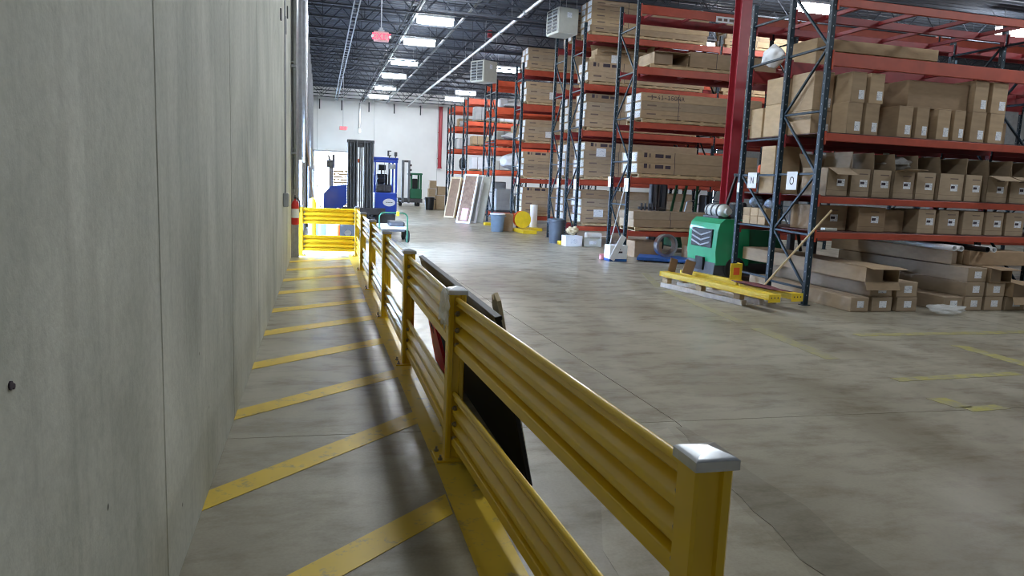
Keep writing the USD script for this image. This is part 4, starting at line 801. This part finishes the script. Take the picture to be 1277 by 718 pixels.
t_ = np.arange(28) * 2 * np.pi / 28; ell = part(bf, 'emblem', prism([(.60 + .215 * math.cos(a), .86 + .135 * math.sin(a)) for a in t_], -.006, -.001, 'xz'), 'paper_white', 'white oval emblem')
part(ell, 'rim', prism(np.array([(.60 + .215 * math.cos(a), .86 + .135 * math.sin(a)) for a in t_]), -.0005, .002, 'xz'), 'mast_grey')
part(ell, 'print', J(bx(.49, .55, -.009, -.006, .85, .875, .001), bx(.56, .63, -.009, -.006, .85, .875, .001), bx(.64, .72, -.009, -.006, .85, .875, .001)), 'mast_grey')
part(bf, 'engine_hood', prism([(-1.62, .48), (-1.62, 1.10), (-1.40, 1.36), (-.86, 1.42), (-.86, .8), (-1.2, .48)], -.3, 1.5, 'xz'), 'machine_blue', smooth=20); part(bf, 'engine_base', bx(-1.55, -.86, -.2, 1.5, .3, .55), 'charcoal')
ec = part(bf, 'exhaust', cyl((-1.38, .1, 1.2), (-1.38, .1, 2.25), .075, 14), 'zinc'); part(ec, 'air_cleaner', cyl((-1.40, .1, 1.98), (-1.40, .1, 2.24), .13, 16), 'mast_grey'); part(ec, 'bend', tube([(-1.43, .1, 2.25), (-1.46, .08, 2.36), (-1.5, .06, 2.4)], .03, 8), 'mast_grey'); part(ec, 'stack', cyl((-1.30, .1, 2.22), (-1.30, .1, 2.42), .04, 10), 'mast_grey')
part(bf, 'deck', bx(-.86, .12, .15, 1.5, .30, .46), 'mast_grey')
for x, y in ((-1.2, .3), (.55, .6), (-.3, 1.3)): add_wheel(bf, x, y, .24, .22)
# green side loader farther back
g2 = thing('side_loader', 'small dark green forklift far back before the white wall', 'forklift', (5.45, 46.5, 0))
part(g2, 'mast_channel', bx(-.50, -.34, -.1, .1, .2, 2.85), 'mast_grey'); part(g2, 'mast_channel', bx(-.10, .03, -.1, .1, .2, 2.85), 'mast_grey'); part(g2, 'mast_head', bx(-.5, .03, -.08, .1, 2.74, 2.86), 'charcoal')
for z in (2.5, 2.2, 1.9): part(g2, 'hose_guide', bx(.03, .12, -.1, 0, z, z + .14, .03), 'black_plastic')
part(g2, 'cab_lower', bx(.04, .80, 0, 1.3, .5, 1.1, .03), 'machine_green_dark')
for x, y in ((.06, .0), (.66, .0), (.06, 1.2), (.66, 1.2)): part(g2, 'cab_post', bx(x, x + .12, y, y + .07, 1.1, 2.0), 'machine_green_dark')
part(g2, 'cab_roof', bx(.0, .82, -.02, 1.3, 1.98, 2.10, .03), 'machine_green_dark'); part(g2, 'seat', bx(.25, .6, .6, .8, 1.1, 1.75, .05), 'black_plastic')
part(g2, 'chassis', bx(-.7, .84, .0, 1.4, .25, .5), 'charcoal'); part(g2, 'fork', bx(-.62, -.5, -1.2, 0, .32, .37), 'charcoal'); part(g2, 'fork', bx(-.15, -.03, -1.2, 0, .32, .37), 'charcoal')
for x, y in ((-.5, .6), (.6, .3), (.6, 1.2)): add_wheel(g2, x, y, .22, .2)
# platform cart in front of the blue truck
ct = thing('platform_cart', 'low white decked cart with a dark green looped handle beside the fence', 'cart', (1.52, 19.5, 0))
part(ct, 'deck', bx(.02, .72, .05, 1.5, .36, .43, .015), 'paper_white'); part(ct, 'frame', bx(.06, .68, .08, 1.45, .30, .36), 'charcoal')
part(ct, 'handle', tube([(.0, .03, .36), (.0, .03, .70), (.04, .03, .77), (.10, .03, .80), (.62, .03, .80), (.70, .03, .77), (.74, .03, .70), (.74, .03, .02)], .019, 8), 'machine_green_dark', 'dark green looped handle')
part(ct, 'tag', bx(.44, .52, .0, .06, .72, .84, .01), 'bright_yellow', 'yellow tag')
part(ct, 'battery_box', bx(.28, .68, .12, .9, .43, .56, .03), 'charcoal')
for x, y in ((.10, .3), (.78, .35), (.10, 1.3), (.78, 1.3)): add_wheel(ct, x, y, .16, .1)

# ------------------------------------------------------------------ floor clutter along the racks
def bin_(label, x, y, r0, r1, h, mat, lin=None):
    t = thing('trash_can', label, 'trash can', (x, y, 0)); part(t, 'barrel', lathe([(.001, .0), (r0, .0), (r1, h * .86), (r1 * 1.04, h * .87), (r1 * 1.05, h * .98), (r1 * 1.0, h), (r1 * .93, h), (r1 * .93, h * .9), (r0 * .9, .03), (.001, .03)], 24), mat)
    for s in (-1, 1): part(t, 'handle', bx(s * r1 * 1.0, s * r1 * 1.2, -.05, .05, h * .82, h * .88, .01), mat)
    if lin: part(t, 'liner', mv(lathe([(r1 * 1.07, h * .93), (r1 * 1.08, h * 1.01), (r1 * .9, h * 1.015), (r1 * .88, h * .9)], 24), (0, 0, 0)), lin)
bin_('dark grey round trash can in front of the third rack', 6.80, 20.62, .20, .25, .72, 'bin_grey')
bin_('grey blue round trash can in front of the sixth rack', 6.05, 25.0, .21, .25, .64, 'bin_blue', 'paper_white')
bin_('black trash can by the far white wall', 6.10, 42.0, .22, .28, .72, 'black_plastic')
carton('dark brown plain box between the grey blue can and the cable reel', (.60, .5, .62), (6.40, 25.55, .002), 'plain', tone=1)
cr = thing('cable_reel', 'yellow orange cable reel standing at the end of the fifth rack', 'cable reel', (7.02, 25.3, .13))
for s in (-1, 1): part(cr, 'flange', mv(lathe([(.001, -.015), (.30, -.015), (.30, .015), (.001, .015)], 24, 'y'), (0, s * .13, .31)), 'safety_orange' if s > 0 else 'bright_yellow')
part(cr, 'drum', cyl((0, -.12, .31), (0, .12, .31), .14, 16), 'charcoal'); part(cr, 'cable', mv(lathe([(.15, -.11), (.25, -.10), (.25, .10), (.15, .11)], 20, 'y'), (0, 0, .31)), 'black_plastic')
for k in range(6): a = k * math.pi / 3; part(cr, 'spoke', bar((.05 * math.cos(a), -.148, .31 + .05 * math.sin(a)), (.27 * math.cos(a), -.148, .31 + .27 * math.sin(a)), .02, .012), 'bright_yellow')
solo('film_roll', J(cyl((7.72, 26.2, .12), (7.72, 26.2, .95), .14, 18)), 'paper_white', 'upright white roll beside the yellow cable reel', 'roll')
for i, (x, y, w, d, h) in enumerate(((7.0, 24.85, .5, 1.5, .12), (6.50, 28.5, .30, .3, .12), (7.25, 20.08, 1.1, .25, .11), (7.55, 25.9, .75, .5, .11), (6.5, 33.4, .5, .25, .1))):
    t = thing('rack_guard', ('yellow floor guard under the cable reel', 'small yellow floor guard at the foot of the sixth rack', 'long yellow floor guard at the foot of the third rack', 'yellow floor guard under the white roll', 'yellow floor guard by the leaning door panels')[i], 'rack guard', (x, y, 0)); part(t, 'rail', bx(-w / 2, w / 2, -d / 2, d / 2, .002, h, .015), 'bright_yellow')
    for s in (-1, 1): part(t, 'bolt', cyl((s * w * .4, 0, h), (s * w * .4, 0, h + .015), .014, 6), 'bolt_metal')
def tote(label, x, y, w, d, h, mat, z=0.0, items=None):
    t = thing('storage_tote', label, 'bin', (x, y, z)); th = .012
    part(t, 'wall', J(bx(-w / 2, w / 2, -d / 2, -d / 2 + th, .0, h, .004)), mat); part(t, 'wall', bx(-w / 2, w / 2, d / 2 - th, d / 2, .0, h, .004), mat); part(t, 'wall', bx(-w / 2, -w / 2 + th, -d / 2, d / 2, .0, h, .004), mat); part(t, 'wall', bx(w / 2 - th, w / 2, -d / 2, d / 2, .0, h, .004), mat)
    part(t, 'bottom', bx(-w / 2, w / 2, -d / 2, d / 2, .001, .012, .003), mat); part(t, 'label', quad_my(-w * .2, w * .2, h * .3, h * .7, -d / 2), 'sticker')
    return t
tote('white lidless bin left of the third rack foot, beside the dark trash can', 6.98, 19.70, .5, .4, .30, 'paper_white'); tote('long pale bin before the third rack foot', 7.55, 19.70, .55, .35, .24, 'beige_metal')
pr2 = thing('printer', 'white desk machine lying on the floor guard by the third rack', 'machine', (7.75, 20.05, .113)); part(pr2, 'body', bx(-.22, .22, -.16, .16, 0, .26, .03), 'paper_white'); part(pr2, 'slot', bx(-.15, .15, -.166, -.158, .08, .13), 'black_plastic'); part(pr2, 'tray', bx(.1, .42, -.12, .12, .15, .17), 'paper_white')
solo('crumpled_paper', lump((.3, .3, .22), 44, .8), 'tan_board', 'crumpled brown packing paper on the white bin by the third rack', 'paper', (6.98, 19.70, .302), smooth=True)
# broom and pole leaning on the second rack, white box and board before it
bm = thing('broom', 'broom leaning against the nearer post of the second rack', 'broom', (6.60, 16.10, 0)); part(bm, 'handle', cyl((0, 0, .1), (.54, .40, 1.78), .013, 8), 'tank_grey'); part(bm, 'head', mv(bx(-.16, .16, -.04, .04, 0, .14, .02), (-.02, 0, .002)), 'pink', 'pink broom head')
wbx = thing('instruction_box', 'small white printed box with a dark blue base on the aisle floor', 'box', (6.72, 15.86, 0)); part(wbx, 'body', bx(-.22, .22, -.17, .17, .06, .38, .008), 'paper_white'); part(wbx, 'base', bx(-.22, .22, -.17, .17, .002, .06, .005), 'blue_steel')
part(wbx, 'printed_mark', J(bx(-.10, .05, -.172, -.17, .27, .30, .0005), bx(-.05, .10, -.172, -.17, .20, .24, .0005)), 'ink')
solo('white_board', mv(bx(-.07, .07, -.008, .008, 0, .62, .004), (0, 0, 0), rot('y', 26)), 'paper_white', 'slim white board leaning out of the white printed box', 'board', (6.52, 15.6, .05))
# blue scale with a metal ring
sc = thing('floor_scale', 'blue steel floor scale plate before the second rack', 'scale', (8.02, 15.95, 0), 0); part(sc, 'plate', mv(bx(-.62, .62, -.46, .46, .03, .10, .006), (0, 0, 0), rot('z', -28)), 'blue_steel')
for sx in (-1, 1):
    for sy in (-1, 1): part(sc, 'foot', mv(cyl((sx * .42, sy * .34, .002), (sx * .42, sy * .34, .03), .04, 10), (0, 0, 0), rot('z', -28)), 'black_plastic')
rg = thing('duct_ring', 'shiny metal duct ring standing on the blue scale', 'duct ring', (8.10, 16.1, .102)); part(rg, 'ring', mv(lathe([(.215, -.10), (.255, -.10), (.27, -.08), (.27, .08), (.255, .10), (.215, .10), (.215, -.10)], 32, 'y'), (0, 0, .27), rot('z', 0)), 'galvanised'); part(rg, 'rim', mv(lathe([(.25, -.115), (.278, -.115), (.278, -.095), (.25, -.095), (.25, -.115)], 32, 'y'), (0, 0, .27)), 'zinc')
boxat('open dark carton on the floor beside the duct ring', 8.55, 9.05, 15.6, .5, .003, .38, 'openD', tone=1)
boxat('low brown carton under the second rack, behind the duct ring', 7.6, 8.35, 16.75, .7, .003, .40, 'plain', tone=1)
# wooden pallet with yellow steel beams
yp = thing('wooden_pallet', 'whitish wooden pallet under the yellow steel beams', 'pallet', (6.42, 10.75, 0), 11.5)
for x in (-.36, 0, .36): part(yp, 'bottom_board', bx(x - .05, x + .05, -1.0, 1.0, .003, .085, .006), 'wood_white')
for y in (-.88, 0, .88):
    for x in (-.36, 0, .36): part(yp, 'block', bx(x - .05, x + .05, y - .07, y + .07, .0855, .165, .005), 'wood_pallet')
for y in (-.88, 0, .88): part(yp, 'deck_board', bx(-.44, .44, y - .06, y + .06, .166, .186, .004), 'wood_pallet')
def ybeam(label, p0, p1, w, h, z):
    p0, p1 = np.array(p0, float), np.array(p1, float); L = np.linalg.norm(p1 - p0); ang = math.degrees(math.atan2(p1[1] - p0[1], p1[0] - p0[0])) - 90
    t = thing('steel_channel', label, 'steel channel', (p0[0], p0[1], z), ang)
    part(t, 'channel', J(bx(-w / 2, w / 2, 0, L, .03, h, .006), bx(-w / 2, -w / 2 + .02, 0, L, .0, .035, .004), bx(w / 2 - .02, w / 2, 0, L, .0, .035, .004)), 'bright_yellow')
    part(t, 'end_plate', bx(-w / 2 - .01, w / 2 + .01, -.012, 0, -.03, h + .005, .003), 'bright_yellow')
    for k in range(3): part(t, 'bolt_hole', cyl((-w * .3 + k * w * .3, -.014, h * .45), (-w * .3 + k * w * .3, -.011, h * .45), .011, 8), 'ink')
    return t
ybeam('front yellow steel beam lying on the wooden pallet', (6.33, 9.05), (5.93, 11.75), .20, .085, .188)
ybeam('short end yellow beam beside the rack post', (6.78, 9.15), (6.60, 10.3), .20, .085, .188)
ybeam('rear pale yellow beam lying along the wooden pallet', (6.62, 10.45), (6.34, 11.85), .12, .10, .188)
ybr = thing('post_bracket', 'upright square yellow bracket with an orange sticker on the beams', 'bracket', (6.58, 10.5, .292)); part(ybr, 'plate', bx(-.11, .11, -.012, .0, 0, .27, .006), 'bright_yellow'); part(ybr, 'sticker', quad_my(-.05, .06, .08, .20, -.012), 'safety_orange', 'orange sticker'); part(ybr, 'cheek', bx(.09, .11, 0, .14, 0, .27, .004), 'bright_yellow')
solo('cloth_strap', lump((.16, 1.1, .05), 51, .6), 'maroon', 'dark maroon strap lying along the yellow beams', 'strap', (6.52, 9.75, .275), 10, smooth=True)
ck = thing('rod_stick', 'pale wooden stick leaning from the pallet to the nearest rack', 'stick', (6.75, 9.70, .18)); part(ck, 'shaft', cyl((0, .3, .05), (.75, -.2, 1.32), .016, 8), 'rod_wood'); part(ck, 'tip', cyl((-.03, .32, .0), (.0, .3, .05), .03, 8), 'paper_white')
for i, (x, y, a) in enumerate(((5.98, 11.62, 20), (6.14, 11.35, -15))): solo('cardboard_scrap', mv(bx(-.09, .09, -.012, .012, 0, .24, .004), (0, 0, 0), rot('y', 14)), 'brown_board', ('left folded brown cardboard scrap on the far end of the beams', 'right folded brown cardboard scrap on the far end of the beams')[i], 'cardboard', (x + .02, y, .275), a)
# door panels leaning on the far racks
def leaner(label, x, y, w, h, t_, rz, lean, mat, trim, inner=None):
    t = thing('door_panel', label, 'door panel', (x, y, 0), rz); R = rot('x', -lean); sh = lambda m: mv(m, (0, 0, .01), R)
    part(t, 'panel', sh(bx(-w / 2 + .05, w / 2 - .05, .01, t_ - .01, .05, h - .05)), mat)
    for s in (-1, 1): part(t, 'stile', sh(bx(s * w / 2, s * (w / 2 - .07), 0, t_, .0, h, .008)), trim)
    part(t, 'rail', sh(bx(-w / 2 + .07, w / 2 - .07, 0, t_, h - .08, h, .008)), trim); part(t, 'rail', sh(bx(-w / 2 + .07, w / 2 - .07, 0, t_, 0, .08, .008)), trim)
    if inner: part(t, 'sheet', sh(bx(-w * .2, w * .25, -.01, .01, .12, .62, .004)), inner, 'pink sheet low on the panel')
leaner('brown door panel, left of the two leaning near the far rack', 5.80, 33.7, .62, 1.95, .09, -48, 15, 'brown_board', 'tan_board'); leaner('brown door panel, right of the two leaning near the far rack', 6.20, 33.9, .55, 1.9, .12, -48, 15, 'wood_dark', 'wood_pallet')
leaner('white framed door panel with a pink sheet', 5.68, 29.6, .72, 2.08, .08, -48, 15, 'wood_dark', 'paper_white', 'pink'); leaner('white door frame leaning beside the pink sheeted panel', 6.05, 29.8, .46, 2.06, .10, -48, 15, 'grey_metal', 'paper_white'); leaner('pale green grey panel, rightmost of the leaning panels', 6.42, 30.0, .5, 2.0, .05, -48, 15, 'beige_metal', 'beige_metal')
# unit heaters hung from the joists
def heater(label, x, y, z, rz, s=1.0):
    t = thing('unit_heater', label, 'heater', (x, y, z), rz); part(t, 'case', bx(-.36 * s, .36 * s, -.4, .4, 0, .80 * s, .02), 'beige_metal')
    for k in range(6): part(t, 'louver', mv(bx(-.02, .03, -.34, .34, -.012, .012, .003), (-.37 * s, 0, .12 + k * .11 * s), rot('y', 30)), 'grey_metal')
    part(t, 'louver_frame', J(bx(-.375 * s, -.355 * s, -.38, -.34, .04, .77 * s), bx(-.375 * s, -.355 * s, .34, .38, .04, .77 * s), bx(-.375 * s, -.355 * s, -.02, .02, .04, .77 * s)), 'beige_metal')
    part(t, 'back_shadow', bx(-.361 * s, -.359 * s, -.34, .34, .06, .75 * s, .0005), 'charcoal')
    for a in (-.3, .3):
        for b in (-.35, .35): part(t, 'hanger_rod', cyl((a * s, b, .8 * s), (a * s, b, 7.5 - z), .008, 5), 'zinc')
    part(t, 'badge', quad_my(-.05, .1, .5 * s, .66 * s, -.4, .002), 'sticker')
heater('grey louvred unit heater beside the top of the fourth rack', 6.86, 21.2, 6.05, 8, .9); heater('boxy grey unit heater hung over the far rack ends', 6.45, 30.0, 5.72, 30, 1.05)
# ------------------------------------------------------------------ left end: things around the gate
fe = thing('fire_extinguisher', 'red fire extinguisher hung at the end of the concrete wall', 'fire extinguisher', (-.48, 15.30, .70))
part(fe, 'cylinder', lathe([(.001, 0), (.06, 0), (.075, .02), (.075, .40), (.05, .47), (.02, .49), (.02, .52), (.001, .52)], 18), 'safety_red'); part(fe, 'valve', J(bx(-.02, .02, -.05, .05, .52, .56), bx(-.015, .015, -.10, .02, .57, .59)), 'black_plastic'); part(fe, 'hose', tube([(.03, -.02, .54), (.09, -.03, .48), (.09, -.03, .25)], .012, 6), 'black_plastic'); part(fe, 'label', mv(lathe([(.0755, .14), (.0765, .14), (.0765, .32), (.0755, .32)], 18), (0, 0, 0)), 'paper_white')
fc = thing('electrical_box', 'small grey electrical box on the concrete wall above the fire extinguisher', 'electrical box', (-.565, 12.3, 1.18)); part(fc, 'box', bx(0, .08, -.10, .10, 0, .22, .008), 'grey_metal'); part(fc, 'cover', bx(.08, .086, -.085, .085, .015, .205, .003), 'zinc'); part(fc, 'conduit', cyl((.03, 0, .22), (.03, 0, 5.2), .014, 8), 'zinc')
bl = thing('bollard', 'yellow round bollard with a domed top behind the gate', 'bollard', (-.17, 17.3, 0)); part(bl, 'pipe', lathe([(.085, .0), (.085, 1.08), (.078, 1.13), (.055, 1.17), (.001, 1.19)], 20), 'bright_yellow'); part(bl, 'base_plate', bx(-.13, .13, -.13, .13, .001, .012), 'bright_yellow')
solo('barrel', lathe([(.001, 0), (.15, 0), (.16, .2), (.15, .4), (.15, .56), (.001, .56)], 20), 'bin_blue', 'pale blue drum on the floor behind the gate', 'drum', (.02, 19.4, 0))
tote('white open bin on the floor behind the gate', .30, 19.4, .30, .3, .52, 'paper_white')
dl = thing('delineator', 'orange delineator post with a wide foot behind the gate', 'traffic post', (.42, 17.9, 0)); part(dl, 'post', lathe([(.05, .03), (.045, .9), (.03, .95), (.001, .96)], 16), 'safety_orange'); part(dl, 'foot', lathe([(.001, 0), (.19, 0), (.19, .02), (.08, .05), (.001, .05)], 20), 'safety_orange'); part(dl, 'band', lathe([(.0495, .55), (.051, .55), (.050, .68), (.0485, .68)], 16), 'paper_white')
solo('tyre', mv(wheel(.26, .18, 'y'), (0, 0, .26)), 'rubber', 'black tyre standing behind the gate, next to the orange post', 'tyre', (.70, 19.2, 0))
lb = thing('panel_board', 'tall dark brown board leaning on the left wall by the dock doors', 'board', (-.36, 20.4, 0)); part(lb, 'sheet', mv(bx(-.012, .012, -.5, .5, 0, 3.0, .003), (.30, 0, .004), rot('y', -6.5)), 'brown_board')
lb2 = thing('panel_board', 'tall tan board leaning on the left wall beyond the brown board', 'board', (-.30, 25.6, 0)); part(lb2, 'sheet', mv(bx(-.012, .012, -.6, .6, 0, 2.6, .003), (.42, 0, .004), rot('y', -9)), 'tan_board')
for k in range(14):
    pallet(f'wooden pallet, {ORD[k]} from below, stacked before the far loading door', .9, 1.0, (1.15, 40.5, .002 + k * .146), group='pallet stack before the far door')
